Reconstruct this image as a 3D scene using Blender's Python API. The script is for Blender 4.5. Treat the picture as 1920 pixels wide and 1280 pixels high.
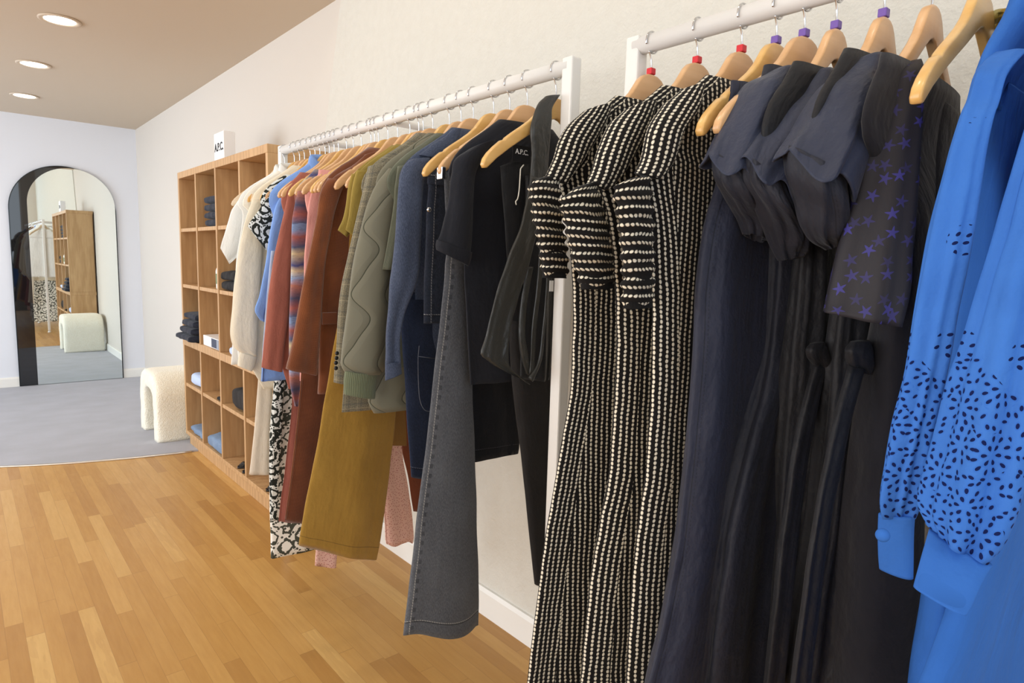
import bpy, bmesh, math, random
import numpy as np
from mathutils import Vector, Matrix, noise

for o in list(bpy.data.objects):
    bpy.data.objects.remove(o)
S = bpy.context.scene
COL = S.collection
random.seed(7)
PI = math.pi

# ------------------------------------------------------------------ camera
F, YAW, PIT, ROL, HCAM, CX, CY = 1202.5, .7134, .1228, .0293, 1.3, 960, 640


def cam_axes():
    f = np.array([math.sin(YAW) * math.cos(PIT), math.cos(YAW) * math.cos(PIT), -math.sin(PIT)])
    r = np.array([math.cos(YAW), -math.sin(YAW), 0])
    u = np.cross(r, f)
    c, s = math.cos(ROL), math.sin(ROL)
    return np.array([c * r + s * u, -s * r + c * u, f])


AX = cam_axes()
CAMP = np.array([0, 0, HCAM])
cd = bpy.data.cameras.new('camera')
cam = bpy.data.objects.new('camera', cd)
COL.objects.link(cam)
cd.sensor_width = 36
cd.lens = 36 * F / 1920
cd.clip_start = .02
m3 = Matrix((AX[0], AX[1], -AX[2])).transposed()
cam.matrix_world = Matrix.Translation((0, 0, HCAM)) @ m3.to_4x4()
S.camera = cam

# ------------------------------------------------------------------ light
S.view_settings.view_transform = 'Standard'
S.view_settings.look = 'None'
S.view_settings.gamma = 1
S.view_settings.use_curve_mapping = False
S.view_settings.exposure = 0.08
W = bpy.data.worlds.new('world')
S.world = W
W.use_nodes = True
W.node_tree.nodes['Background'].inputs[0].default_value = (.80, .90, 1, 1)
W.node_tree.nodes['Background'].inputs[1].default_value = 2.2


def area(name, loc, rot, sx, sy, power, color, spread=PI):
    l = bpy.data.lights.new(name, 'AREA')
    l.shape = 'RECTANGLE'
    l.size, l.size_y, l.energy, l.color, l.spread = sx, sy, power, color, spread
    o = bpy.data.objects.new(name, l)
    COL.objects.link(o)
    o.location, o.rotation_euler = loc, rot
    return o


# daylight through the shop windows: the tall street front behind the camera and the left side, plus an added near fill
area('window_light_front', (-.9, -2.88, 1.95), (PI / 2, 0, PI), 3.4, 2.9, 44, (.93, .97, 1))
area('window_light_side', (-3.08, 5.55, 1.45), (0, -PI / 2, 0), 1.9, 2.6, 100, (.80, .89, 1))
area('fill_light_side_near', (-3.08, 1.0, 1.45), (0, -PI / 2, 0), 2.3, 4.2, 104, (.97, .985, 1))  # added fill for the low wall and clothes fronts; no window here
LAMP_POWER = 10

# ------------------------------------------------------------------ projection helpers


def ray(x, y):
    return AX.T @ np.array([(x - CX) / F, -(y - CY) / F, 1.0])


def onX(x, y, X):
    d = ray(x, y)
    return CAMP + d * (X / d[0])


def onY(x, y, Y):
    d = ray(x, y)
    return CAMP + d * (Y / d[1])


def onZ(x, y, Z):
    d = ray(x, y)
    return CAMP + d * ((Z - HCAM) / d[2])


def onBill(x, y, C):
    n = np.array([C[0], C[1], 0.0])
    d = ray(x, y)
    return CAMP + d * (np.dot(n, C - CAMP) / np.dot(n, d))


# ------------------------------------------------------------------ node helpers
def lin(r, g, b):
    def f(c):
        c /= 255
        return c / 12.92 if c <= .04045 else ((c + .055) / 1.055) ** 2.4
    return (f(r), f(g), f(b), 1)


class NT:
    def __init__(s, name):
        s.m = bpy.data.materials.new(name)
        s.m.use_nodes = True
        s.t = s.m.node_tree
        s.bs = s.t.nodes['Principled BSDF']

    def n(s, typ, **kw):
        nd = s.t.nodes.new(typ)
        for k, v in kw.items():
            setattr(nd, k, v)
        return nd

    def put(s, sock, v):
        if hasattr(v, 'is_output'):
            s.t.links.new(v, sock)
        elif v is not None:
            sock.default_value = v

    def math(s, op, a, b=None, c=None):
        nd = s.n('ShaderNodeMath', operation=op)
        for i, v in enumerate((a, b, c)):
            if v is not None:
                s.put(nd.inputs[i], v)
        return nd.outputs[0]

    def mix(s, f, a, b, blend='MIX'):
        nd = s.n('ShaderNodeMix', data_type='RGBA', blend_type=blend)
        s.put(nd.inputs[0], f)
        s.put(nd.inputs[6], a)
        s.put(nd.inputs[7], b)
        return nd.outputs[2]

    def ramp(s, f, stops, interp='LINEAR'):
        nd = s.n('ShaderNodeValToRGB')
        cr = nd.color_ramp
        cr.interpolation = interp
        while len(cr.elements) < len(stops):
            cr.elements.new(.5)
        for e, (p, c) in zip(cr.elements, stops):
            e.position = p
            e.color = c if hasattr(c, '__len__') else (c, c, c, 1)
        s.put(nd.inputs[0], f)
        return nd.outputs[0]

    def noise(s, vec, scale, detail=3, rough=.5, out=0):
        nd = s.n('ShaderNodeTexNoise')
        nd.inputs['Scale'].default_value = scale
        nd.inputs['Detail'].default_value = detail
        nd.inputs['Roughness'].default_value = rough
        if vec is not None:
            s.put(nd.inputs['Vector'], vec)
        return nd.outputs[out]

    def voro(s, vec, scale, rnd=1.0, feature='F1'):
        nd = s.n('ShaderNodeTexVoronoi', feature=feature, voronoi_dimensions='2D')
        nd.inputs['Scale'].default_value = scale
        nd.inputs['Randomness'].default_value = rnd
        s.put(nd.inputs['Vector'], vec)
        return nd

    def coord(s, which='UV'):
        return s.n('ShaderNodeTexCoord').outputs[which]

    def sep(s, v):
        nd = s.n('ShaderNodeSeparateXYZ')
        s.put(nd.inputs[0], v)
        return nd.outputs

    def comb(s, x, y, z=0.0):
        nd = s.n('ShaderNodeCombineXYZ')
        for i, v in enumerate((x, y, z)):
            s.put(nd.inputs[i], v)
        return nd.outputs[0]

    def mapping(s, vec, scale=(1, 1, 1), loc=(0, 0, 0), rot=(0, 0, 0)):
        nd = s.n('ShaderNodeMapping')
        s.put(nd.inputs[0], vec)
        nd.inputs['Scale'].default_value = scale
        nd.inputs['Location'].default_value = loc
        nd.inputs['Rotation'].default_value = rot
        return nd.outputs[0]

    def line(s, x, at, hw):
        """1 inside |x-at|<hw"""
        d = s.math('ABSOLUTE', s.math('SUBTRACT', x, at))
        return s.math('LESS_THAN', d, hw)

    def done(s, color, rough=.8, bump=None, bstr=.3, bdist=.002, metal=0.0, sheen=0.0, spec=.5, emit=None, crease=0.0):
        s.put(s.bs.inputs['Base Color'], color)
        s.put(s.bs.inputs['Roughness'], rough)
        s.bs.inputs['Metallic'].default_value = metal
        s.bs.inputs['Specular IOR Level'].default_value = spec
        if sheen:
            s.bs.inputs['Sheen Weight'].default_value = sheen
            s.bs.inputs['Sheen Roughness'].default_value = .5
        if bump is not None:
            b = s.n('ShaderNodeBump')
            b.inputs['Strength'].default_value = bstr
            b.inputs['Distance'].default_value = bdist
            s.put(b.inputs['Height'], bump)
            if crease:
                uv = s.coord()
                big = s.noise(s.mapping(uv, (1, .3, 1)), 16, 3, .55)
                fine = s.noise(s.mapping(uv, (1, .7, 1), rot=(0, 0, .5)), 42, 3, .6)
                b2 = s.n('ShaderNodeBump')
                b2.inputs['Strength'].default_value = crease
                b2.inputs['Distance'].default_value = .02
                s.put(b2.inputs['Height'], s.math('ADD', big, s.math('MULTIPLY', fine, .3)))
                s.t.links.new(b2.outputs[0], b.inputs['Normal'])
            s.t.links.new(b.outputs[0], s.bs.inputs['Normal'])
        if emit:
            s.bs.inputs['Emission Color'].default_value = emit[0]
            s.bs.inputs['Emission Strength'].default_value = emit[1]
        return s.m


def plain(name, c, rough=.5, metal=0., spec=.5, emit=None):
    return NT(name).done(c, rough, metal=metal, spec=spec, emit=emit)


def cloth(name, c, rough=.85, var=.12, weave=900, sheen=.15, bstr=.25, spec=.3, slub=0.0, crease=.4, seams=()):
    k = NT(name)
    uv = k.coord()
    n1 = k.noise(uv, 9, 4)
    dark = tuple(x * (1 - var) for x in c[:3]) + (1,)
    lite = tuple(min(1, x * (1 + var)) for x in c[:3]) + (1,)
    cc = k.ramp(n1, [(.3, dark), (.7, lite)])
    wv = k.n('ShaderNodeTexChecker')
    wv.inputs['Scale'].default_value = weave
    k.put(wv.inputs['Vector'], uv)
    n2 = k.noise(uv, 300, 2)
    h = k.math('ADD', k.math('MULTIPLY', wv.outputs[1], .5), n2)
    if slub:
        n3 = k.noise(k.mapping(uv, (1, .12, 1)), 260, 3)
        cc = k.mix(k.math('MULTIPLY', k.ramp(n3, [(.4, 0), (.7, 1)]), slub), cc, lite)
    if seams:
        x, y, _ = k.sep(uv)
        dk = tuple(v_ * .35 for v_ in c[:3]) + (1,)
        for sx in seams:
            cc = k.mix(k.math('MULTIPLY', k.line(x, sx, .0008), .8), cc, dk)
            st_ = k.math('GREATER_THAN', k.math('FRACT', k.math('MULTIPLY', y, 160)), .4)
            cc = k.mix(k.math('MULTIPLY', k.math('MULTIPLY', k.line(x, sx + .005, .0006), st_), .7), cc, dk)
    return k.done(cc, rough, h, bstr, .0006, sheen=sheen, spec=spec, crease=crease)


def denim(name, c, light, hem=None, seam=None, thread=None, stop=None, top=None):
    k = NT(name)
    uv = k.coord()
    x, y, _ = k.sep(uv)
    tw = k.noise(k.mapping(uv, (1, .25, 1), rot=(0, 0, .5)), 620, 3, .7)
    fade = k.noise(uv, 7, 4, .6)
    cc = k.mix(k.ramp(tw, [(.35, 0), (.75, 1)]), c, light)
    cc = k.mix(k.math('MULTIPLY', k.ramp(fade, [(.45, 0), (.75, 1)]), .45), cc, light)
    th = thread or lin(120, 118, 116)
    dash = k.math('GREATER_THAN', k.math('FRACT', k.math('MULTIPLY', k.math('ADD', x, y), 150)), .3)
    if hem:
        cc = k.mix(k.math('MULTIPLY', k.line(y, hem, .0011), dash), cc, th)
        cc = k.mix(k.math('MULTIPLY', k.line(y, hem - .003, .0012), .6), cc, (.003, .003, .004, 1))
    if seam is not None:
        for sx in (seam if hasattr(seam, '__len__') else (seam,)):
            cc = k.mix(k.math('MULTIPLY', k.line(x, sx, .0011), dash), cc, th)
            blk = k.math('GREATER_THAN', k.math('FRACT', k.math('MULTIPLY', y, 42)), .55)
            cc = k.mix(k.math('MULTIPLY', k.math('MULTIPLY', k.line(x, sx + .006, .004), blk), .4), cc, (.004, .004, .006, 1))
    return k.done(cc, .9, tw, .3, .0008, sheen=.1, spec=.2, crease=.3)


# ------------------------------------------------------------------ materials
M = {}
k = NT('warm_plaster')
gc = k.coord('Object')
st = k.noise(gc, 85, 3, .55)
st2 = k.noise(gc, 28, 3, .5)
M['plaster'] = k.done(k.mix(.3, lin(216, 213, 203), k.ramp(st2, [(.3, lin(210, 206, 196)), (.7, lin(221, 218, 209))])), .85,
                      k.math('ADD', st, k.math('MULTIPLY', st2, .6)), .55, .006)
k = NT('smooth_paint')
M['paint'] = k.done(lin(216, 209, 199), .8, k.noise(k.coord('Object'), 60, 2), .15, .003)
M['daylight_tinted_paint'] = NT('white_paint_with_daylight_tint').done(lin(228, 231, 238), .75)  # bluish cast of the daylight mixed into the white wall colour
M['ceiling'] = NT('ceiling_paint_with_floor_bounce').done(lin(206, 190, 170), .9)  # warm bounce off the wood floor put into the white ceiling's colour
M['trim'] = NT('white_trim_gloss').done(lin(238, 236, 230), .4)

# plank floor
k = NT('oak_strip_floor')
gc = k.coord('Object')
x, y, _ = k.sep(gc)
PW = .052
ix = k.math('FLOOR', k.math('DIVIDE', x, PW))
wn = k.n('ShaderNodeTexWhiteNoise', noise_dimensions='1D')
k.put(wn.inputs['W'], ix)
L = k.math('ADD', .55, k.math('MULTIPLY', wn.outputs[0], .35))
yo = k.math('ADD', k.math('DIVIDE', y, L), k.math('MULTIPLY', wn.outputs[0], 37.3))
iy = k.math('FLOOR', yo)
wn2 = k.n('ShaderNodeTexWhiteNoise', noise_dimensions='2D')
k.put(wn2.inputs['Vector'], k.comb(ix, iy))
pv = wn2.outputs[0]
base = k.ramp(pv, [(0, lin(184, 137, 74)), (.3, lin(194, 147, 80)), (.6, lin(199, 153, 86)), (.85, lin(206, 161, 94)), (1, lin(217, 177, 110))])
gv = k.comb(k.math('ADD', x, k.math('MULTIPLY', pv, 9.0)), k.math('MULTIPLY', y, .09), k.math('MULTIPLY', pv, 31.0))
g1 = k.noise(gv, 75, 5, .6)
g2 = k.noise(k.comb(x, k.math('MULTIPLY', y, .5), k.math('MULTIPLY', pv, 50.0)), 9, 3)
wv = k.n('ShaderNodeTexWave', wave_type='RINGS', rings_direction='Y')
k.put(wv.inputs['Vector'], k.comb(k.math('MULTIPLY', k.math('SUBTRACT', k.math('FRACT', k.math('DIVIDE', x, PW)), .5), .9), k.math('MULTIPLY', y, 2.2), k.math('MULTIPLY', pv, 20.0)))
wv.inputs['Scale'].default_value = 3
wv.inputs['Distortion'].default_value = 6
wv.inputs['Detail'].default_value = 2
cath = k.math('MULTIPLY', k.math('GREATER_THAN', pv, .93), k.ramp(wv.outputs[1], [(.5, 0), (.7, 1)]))
cc = k.mix(k.math('MULTIPLY', k.ramp(g1, [(.35, 0), (.7, 1)]), .35), base, k.mix(1.0, base, (.78, .70, .6, 1), 'MULTIPLY'))
cc = k.mix(k.math('MULTIPLY', k.ramp(g2, [(.4, 0), (.7, 1)]), .22), cc, k.mix(1.0, cc, (.85, .76, .65, 1), 'MULTIPLY'))
cc = k.mix(k.math('MULTIPLY', cath, .16), cc, lin(170, 118, 66))
fx = k.math('FRACT', k.math('DIVIDE', x, PW))
sx = k.math('LESS_THAN', k.math('MINIMUM', fx, k.math('SUBTRACT', 1.0, fx)), .012)
fy = k.math('FRACT', yo)
sy = k.math('LESS_THAN', k.math('MINIMUM', fy, k.math('SUBTRACT', 1.0, fy)), .0016)
seam = k.math('MAXIMUM', sx, sy)
cc = k.mix(k.math('MULTIPLY', seam, .38), cc, lin(128, 88, 48))
M['floor'] = k.done(cc, k.math('ADD', .30, k.math('MULTIPLY', g1, .16)), k.math('SUBTRACT', k.math('MULTIPLY', g1, .3), seam), .12, .001, spec=.4)

k = NT('grey_carpet_pile')
gc = k.coord('Object')
n1 = k.noise(gc, 420, 3, .7)
n2 = k.noise(k.mapping(gc, (1, 1.3, 1)), 4, 4)
cc = k.mix(k.ramp(n2, [(.35, 0), (.7, 1)]), lin(176, 177, 184), lin(186, 187, 196))
M['carpet'] = k.done(k.mix(k.math('MULTIPLY', n1, .35), cc, lin(140, 142, 152)), 1, n1, .6, .004, sheen=.2, spec=.1)


def wood(name, c1, c2, rough=.5, scale=1.0, axis='Z', coat=0.0):
    k = NT(name)
    gc = k.coord('Object')
    x, y, z = k.sep(gc)
    oi = k.n('ShaderNodeObjectInfo').outputs['Random']
    long = {'X': x, 'Y': y, 'Z': z}[axis]
    oth = [v for n_, v in (('X', x), ('Y', y), ('Z', z)) if n_ != axis]
    vec = k.comb(k.math('ADD', oth[0], k.math('MULTIPLY', oi, 7)), k.math('ADD', oth[1], k.math('MULTIPLY', oi, 3)), k.math('MULTIPLY', long, .07))
    g = k.noise(vec, 70 * scale, 5, .6)
    big = k.n('ShaderNodeTexWave', wave_type='RINGS', rings_direction='Z')
    k.put(big.inputs['Vector'], k.comb(k.math('MULTIPLY', oth[0], 1.0), k.math('MULTIPLY', oth[1], 1.0), k.math('MULTIPLY', long, .22)))
    big.inputs['Scale'].default_value = 7 * scale
    big.inputs['Distortion'].default_value = 9
    big.inputs['Detail'].default_value = 3
    big.inputs['Detail Scale'].default_value = 1.2
    f = k.math('ADD', k.math('MULTIPLY', k.ramp(g, [(.3, 0), (.75, 1)]), .55), k.math('MULTIPLY', big.outputs[1], .4))
    cc = k.mix(f, c1, c2)
    m_ = k.done(cc, rough, g, .12, .0008, spec=.4)
    if coat:
        k.bs.inputs['Coat Weight'].default_value = coat
        k.bs.inputs['Coat Roughness'].default_value = .18
    return m_


M['oak'] = wood('oak_cabinet_wood', lin(206, 168, 122), lin(172, 132, 88))
M['oak_back'] = wood('oak_back_panel', lin(170, 138, 104), lin(124, 94, 66), scale=.8)
M['hanger'] = wood('beech_hanger_wood', lin(226, 182, 134), lin(208, 160, 110), .32, 1.3, 'X', .35)
M['hanger_pale'] = wood('pale_hanger_wood', lin(224, 205, 178), lin(206, 184, 152), .4, 1.3, 'X', .2)
M['hanger_gold'] = wood('golden_hanger_wood', lin(232, 188, 118), lin(216, 166, 92), .3, 1.3, 'X', .4)
M['chrome'] = plain('chrome_wire', lin(215, 215, 218), .18, 1.0)
M['white_metal'] = plain('white_powder_coated_steel', lin(232, 230, 226), .35)
M['red_plastic'] = plain('red_plastic', lin(205, 32, 44), .4)
M['purple_plastic'] = plain('purple_plastic', lin(112, 82, 165), .4)
M['white_plastic'] = plain('white_plastic', lin(235, 235, 232), .45)
M['black_plastic'] = plain('black_plastic', lin(22, 22, 24), .4)
M['lamp_glow'] = plain('lamp_diffuser_glow', lin(255, 250, 240), .5, emit=((1, .95, .86, 1), 14))
M['mirror'] = plain('silvered_mirror_glass', (.87, .94, .93, 1), .008, 1.0)
k = NT('smoked_mirror_glass')
M['smoked'] = k.done((.006, .007, .009, 1), .02, spec=.5)
k.bs.inputs['IOR'].default_value = 1.75
M['edge'] = plain('dark_mirror_edge', lin(60, 66, 70), .3, .8)
M['ink'] = plain('black_ink', lin(28, 28, 30), .6)
M['paper'] = plain('white_card', lin(245, 245, 245), .6)
k = NT('boucle_wool')
gc = k.coord('Object')
v = k.n('ShaderNodeTexVoronoi')
v.inputs['Scale'].default_value = 120
k.put(v.inputs['Vector'], gc)
n1 = k.noise(gc, 45, 3)
M['boucle'] = k.done(k.mix(n1, lin(240, 232, 210), lin(251, 247, 232)), 1, k.math('ADD', k.math('MULTIPLY', v.outputs[0], -1), n1), .5, .005, sheen=.3, spec=.1)
M['bottle'] = plain('white_bottle_plastic', lin(232, 234, 226), .35)
M['bottle_label'] = plain('green_paper_label', lin(120, 138, 104), .6)
M['strip'] = plain('aluminium_strip', lin(210, 205, 198), .3, .9)
M['glass'] = None

# clothing
M['white'] = cloth('white_cotton', lin(236, 237, 234), var=.03)
M['offwhite'] = cloth('off_white_cotton', lin(234, 230, 218), var=.04)
M['cream'] = cloth('cream_twill', lin(232, 222, 200), var=.05, slub=.3)
M['ecru'] = cloth('ecru_canvas', lin(224, 212, 194), var=.05, slub=.3)
M['blue_ox'] = cloth('pale_blue_poplin', lin(128, 166, 232), var=.07)
M['blue_pale'] = cloth('bleached_blue_poplin', lin(190, 208, 240), var=.05)
M['terra'] = cloth('terracotta_wool', lin(166, 98, 82), var=.08, sheen=.3)
M['terra2'] = cloth('dusty_red_wool', lin(152, 88, 76), var=.08)
M['pink'] = cloth('pink_cotton', lin(226, 160, 152), var=.06)
M['mustard_knit'] = cloth('mustard_jersey', lin(156, 134, 64), var=.08)
M['olive'] = cloth('olive_nylon', lin(116, 117, 96), var=.06, rough=.7)
M['rib'] = None
M['sage'] = cloth('sage_bouclette', lin(98, 101, 85), var=.2, weave=300, bstr=.5)
M['navy_knit'] = cloth('black_navy_pique', lin(24, 26, 34), var=.2, sheen=.06)
M['black'] = cloth('black_twill', lin(24, 24, 27), var=.2, sheen=.04, crease=.6)
M['black_skirt'] = cloth('black_sateen', lin(26, 26, 30), var=.15, rough=.6, sheen=.04, crease=.6, seams=(.02, .09))
M['charcoal'] = cloth('charcoal_cotton', lin(38, 36, 36), var=.15, sheen=.04)
M['navy'] = cloth('midnight_navy_taffeta', lin(43, 49, 69), var=.1, rough=.5, sheen=.08, spec=.3, bstr=.1, crease=.6)
M['navy2'] = cloth('black_navy_poplin', lin(33, 35, 46), var=.12, rough=.6, sheen=.06, crease=.7, seams=(.045,))
M['navy_skirt'] = cloth('dark_navy_sateen', lin(39, 42, 58), var=.1, rough=.6, sheen=.06, crease=.6, seams=(.012, .11))
M['lining'] = cloth('black_lining', lin(14, 15, 19), var=.15, rough=.55)
M['blue'] = cloth('cobalt_blue_cotton', lin(55, 105, 184), var=.06, rough=.9, sheen=.0, crease=.35, spec=.08)
M['rust'] = cloth('rust_cotton', lin(104, 52, 28), var=.08)
M['brown_olive'] = cloth('bronze_twill', lin(138, 102, 48), var=.08)
M['tan_bronze'] = cloth('ochre_twill', lin(158, 116, 58), var=.08)
k = NT('mustard_twill')
uv = k.coord()
x, y, _ = k.sep(uv)
tw = k.noise(k.mapping(uv, (1, .3, 1), rot=(0, 0, .6)), 520, 3, .6)
n1 = k.noise(uv, 6, 4)
cc = k.mix(k.ramp(n1, [(.35, 0), (.7, 1)]), lin(158, 121, 48), lin(174, 136, 60))
cc = k.mix(k.math('MULTIPLY', tw, .35), cc, lin(132, 100, 40))
cc = k.mix(k.math('MULTIPLY', k.line(y, .035, .0012), .6), cc, lin(96, 70, 24))
M['mustard'] = k.done(cc, .85, tw, .3, .0008, sheen=.2, spec=.25, crease=.35)

k = NT('ribbed_cuff_jersey')
x, y, _ = k.sep(k.coord())
rb = k.math('SINE', k.math('MULTIPLY', x, 2 * PI / .0045))
M['rib'] = k.done(k.mix(k.ramp(rb, [(0, 0), (1, 1)]), lin(102, 108, 84), lin(122, 128, 102)), .9, rb, .5, .001, sheen=.2, spec=.2)

k = NT('wavy_quilted_nylon')
uv = k.coord()
x, y, _ = k.sep(uv)
wob = k.math('ADD', k.math('MULTIPLY', k.math('SINE', k.math('MULTIPLY', y, 2 * PI / .17)), .024), k.math('MULTIPLY', k.math('SINE', k.math('MULTIPLY', y, 2 * PI / .085)), .006))
fr = k.math('SUBTRACT', k.math('FRACT', k.math('DIVIDE', k.math('ADD', k.math('ADD', x, wob), .012), .088)), .5)
ab = k.math('ABSOLUTE', fr)
q = k.math('MULTIPLY', ab, .088)
ln = k.math('LESS_THAN', q, .0013)
puff = k.math('POWER', k.math('MINIMUM', k.math('DIVIDE', q, .018), 1.0), .5)
cc = k.mix(ln, lin(118, 115, 98), lin(70, 72, 56))
M['quilt'] = k.done(cc, .62, puff, .55, .006, sheen=.1, spec=.3)


def cord(name, c, c2):
    k = NT(name)
    uv = k.coord()
    x, y, _ = k.sep(uv)
    rb = k.math('SINE', k.math('MULTIPLY', x, 2 * PI / .0032))
    n1 = k.noise(uv, 8, 4)
    return k.done(k.mix(k.math('ADD', k.math('MULTIPLY', rb, .15), k.ramp(n1, [(.35, 0), (.7, .8)])), c, c2), .8, rb, .45, .001, sheen=.5, spec=.2)


M['cord'] = cord('brown_corduroy', lin(108, 56, 26), lin(148, 84, 44))
M['cord_dark'] = cord('deep_brown_corduroy', lin(92, 46, 22), lin(122, 66, 34))

k = NT('grey_check_tweed')
uv = k.coord()
x, y, _ = k.sep(uv)
n1 = k.noise(uv, 380, 3, .7)
n2 = k.noise(k.mapping(uv, (1, .2, 1)), 300, 2)
cc = k.mix(k.ramp(n1, [(.35, 0), (.65, 1)]), lin(92, 88, 76), lin(146, 138, 116))
for v_, pr in ((x, .034), (y, .042)):
    fr = k.math('FRACT', k.math('DIVIDE', v_, pr))
    cc = k.mix(k.math('MULTIPLY', k.math('LESS_THAN', k.math('ABSOLUTE', k.math('SUBTRACT', fr, .5)), .06), .3), cc, lin(70, 74, 76))
    cc = k.mix(k.math('MULTIPLY', k.math('LESS_THAN', k.math('ABSOLUTE', k.math('SUBTRACT', fr, .2)), .03), .35), cc, lin(176, 166, 138))
M['tweed'] = k.done(cc, .95, n1, .5, .001, sheen=.2, spec=.15)

k = NT('space_dyed_stripe_knit')
uv = k.coord()
x, y, _ = k.sep(uv)
nz = k.noise(uv, 30, 3)
yy = k.math('FRACT', k.math('DIVIDE', k.math('ADD', y, k.math('MULTIPLY', nz, .02)), .30))
cc = k.ramp(yy, [(0, lin(84, 98, 130)), (.1, lin(158, 92, 84)), (.2, lin(70, 74, 100)), (.34, lin(172, 112, 96)), (.42, lin(142, 168, 206)), (.5, lin(206, 186, 152)),
                 (.56, lin(64, 72, 126)), (.68, lin(196, 176, 140)), (.76, lin(80, 90, 120)), (.86, lin(160, 92, 82)), (.94, lin(120, 140, 176))])
fl = k.noise(k.mapping(uv, (.3, 1, 1)), 160, 3, .7)
cc = k.mix(k.math('MULTIPLY', k.ramp(fl, [(.5, 0), (.75, 1)]), .5), cc, lin(58, 58, 78))
M['knit'] = k.done(cc, .95, fl, .6, .002, sheen=.3, spec=.1)


def paisley(name, c_bg, c_ink, sc, thr):
    k = NT(name)
    uv = k.coord()
    wp = k.n('ShaderNodeVectorMath', operation='ADD')
    k.put(wp.inputs[0], uv)
    ns = k.n('ShaderNodeVectorMath', operation='SCALE')
    k.put(ns.inputs[0], k.noise(uv, 22, 2, .5, 1))
    ns.inputs['Scale'].default_value = .03
    k.put(wp.inputs[1], ns.outputs[0])
    vo = k.voro(wp.outputs[0], sc)
    rg = k.math('SINE', k.math('ADD', k.math('MULTIPLY', vo.outputs[0], 15.0), k.math('MULTIPLY', k.noise(uv, 45, 2), 7.0)))
    ring = k.math('GREATER_THAN', rg, thr)
    sm = k.voro(uv, sc * 4.6)
    dots = k.math('MULTIPLY', k.math('LESS_THAN', sm.outputs[0], .26), k.math('GREATER_THAN', vo.outputs[0], .42))
    ink = k.math('MAXIMUM', ring, dots)
    return k.done(k.mix(ink, c_bg, c_ink), .85, k.noise(uv, 300, 2), .2, .0006, spec=.25)


M['print_bold'] = paisley('bold_black_and_white_print', lin(226, 230, 226), lin(40, 44, 40), 19, .1)
M['print_light'] = paisley('light_black_and_white_print', lin(240, 238, 230), lin(74, 77, 68), 12, .5)

k = NT('pink_speckled_crepe')
uv = k.coord()
vo = k.voro(uv, 110)
M['pink_dots'] = k.done(k.mix(k.math('LESS_THAN', vo.outputs[0], .16), lin(228, 186, 174), lin(170, 90, 90)), .8, k.noise(uv, 300, 2), .2, .0006, spec=.25)


def bead(name, along_u):
    """rows of cream knots on black; rows run along v (body) or round the sleeve (along_u)"""
    k = NT(name)
    uv = k.coord()
    x, y, _ = k.sep(uv)
    w1 = k.math('MULTIPLY', k.math('SUBTRACT', k.noise(uv, 26, 3), .5), .006)
    w2 = k.math('MULTIPLY', k.math('SUBTRACT', k.noise(k.mapping(uv, loc=(3, 7, 0)), 60, 2), .5), .006)
    a, b = (y, x) if along_u else (x, y)
    pr, pb = (.0130, .0082) if along_u else (.0116, .0078)
    ra = k.math('DIVIDE', k.math('ADD', a, w1), pr)
    ri = k.math('FLOOR', ra)
    fa = k.math('MULTIPLY', k.math('SUBTRACT', k.math('FRACT', ra), .5), pr)
    off = k.math('FRACT', k.math('MULTIPLY', ri, .37))
    rb = k.math('FRACT', k.math('ADD', k.math('DIVIDE', k.math('ADD', b, w2), pb), off))
    fb = k.math('MULTIPLY', k.math('SUBTRACT', rb, .5), pb)
    d = k.math('SQRT', k.math('ADD', k.math('POWER', k.math('DIVIDE', fa, .0030), 2.0), k.math('POWER', k.math('DIVIDE', fb, .0038), 2.0)))
    msk = k.ramp(d, [(.72, 1), (1.0, 0)])
    n1 = k.noise(uv, 500, 2)
    knot = k.mix(n1, lin(206, 192, 164), lin(248, 242, 226))
    bg = k.mix(k.noise(uv, 700, 2), lin(14, 13, 13), lin(34, 31, 30))
    h = k.math('ADD', k.math('MULTIPLY', msk, 1.0), k.math('MULTIPLY', n1, .2))
    return k.done(k.mix(msk, bg, knot), .9, h, .8, .003, sheen=.05, spec=.15)


M['bead'] = bead('black_cloth_with_cream_knot_rows', False)
M['bead_cuff'] = bead('black_cloth_with_cream_knot_rings', True)

k = NT('black_chiffon_with_blue_stars')
uv = k.coord()
vo = k.voro(uv, 42, .8)
pos = k.n('ShaderNodeVectorMath', operation='SUBTRACT')
sc_ = k.n('ShaderNodeVectorMath', operation='SCALE')
k.put(sc_.inputs[0], uv)
sc_.inputs['Scale'].default_value = 42
k.put(pos.inputs[0], sc_.outputs[0])
ps = k.n('ShaderNodeVectorMath', operation='SCALE')
k.put(ps.inputs[0], vo.outputs['Position'])
ps.inputs['Scale'].default_value = 42
k.put(pos.inputs[1], ps.outputs[0])
px, py, _ = k.sep(pos.outputs[0])
an = k.math('ADD', k.math('ARCTAN2', py, px), k.math('MULTIPLY', k.sep(vo.outputs['Color'])[0], 6.28))
rad = k.math('ADD', .14, k.math('MULTIPLY', k.math('POWER', k.math('SUBTRACT', 1.0, k.math('ABSOLUTE', k.math('SINE', k.math('MULTIPLY', an, 2.5)))), 1.2), .24))
star = k.math('LESS_THAN', vo.outputs[0], rad)
fd = k.sep(vo.outputs['Color'])[1]
M['stars'] = k.done(k.mix(k.math('MULTIPLY', star, k.math('ADD', .12, k.math('MULTIPLY', fd, .6))), lin(38, 36, 42), lin(66, 62, 150)), .6,
                    k.noise(uv, 300, 2), .2, .0006, spec=.3)
M['stars_dark'] = cloth('black_star_chiffon', lin(25, 24, 30), var=.2)

k = NT('cobalt_eyelet_cotton')
uv = k.coord()
x, y, _ = k.sep(uv)


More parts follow.
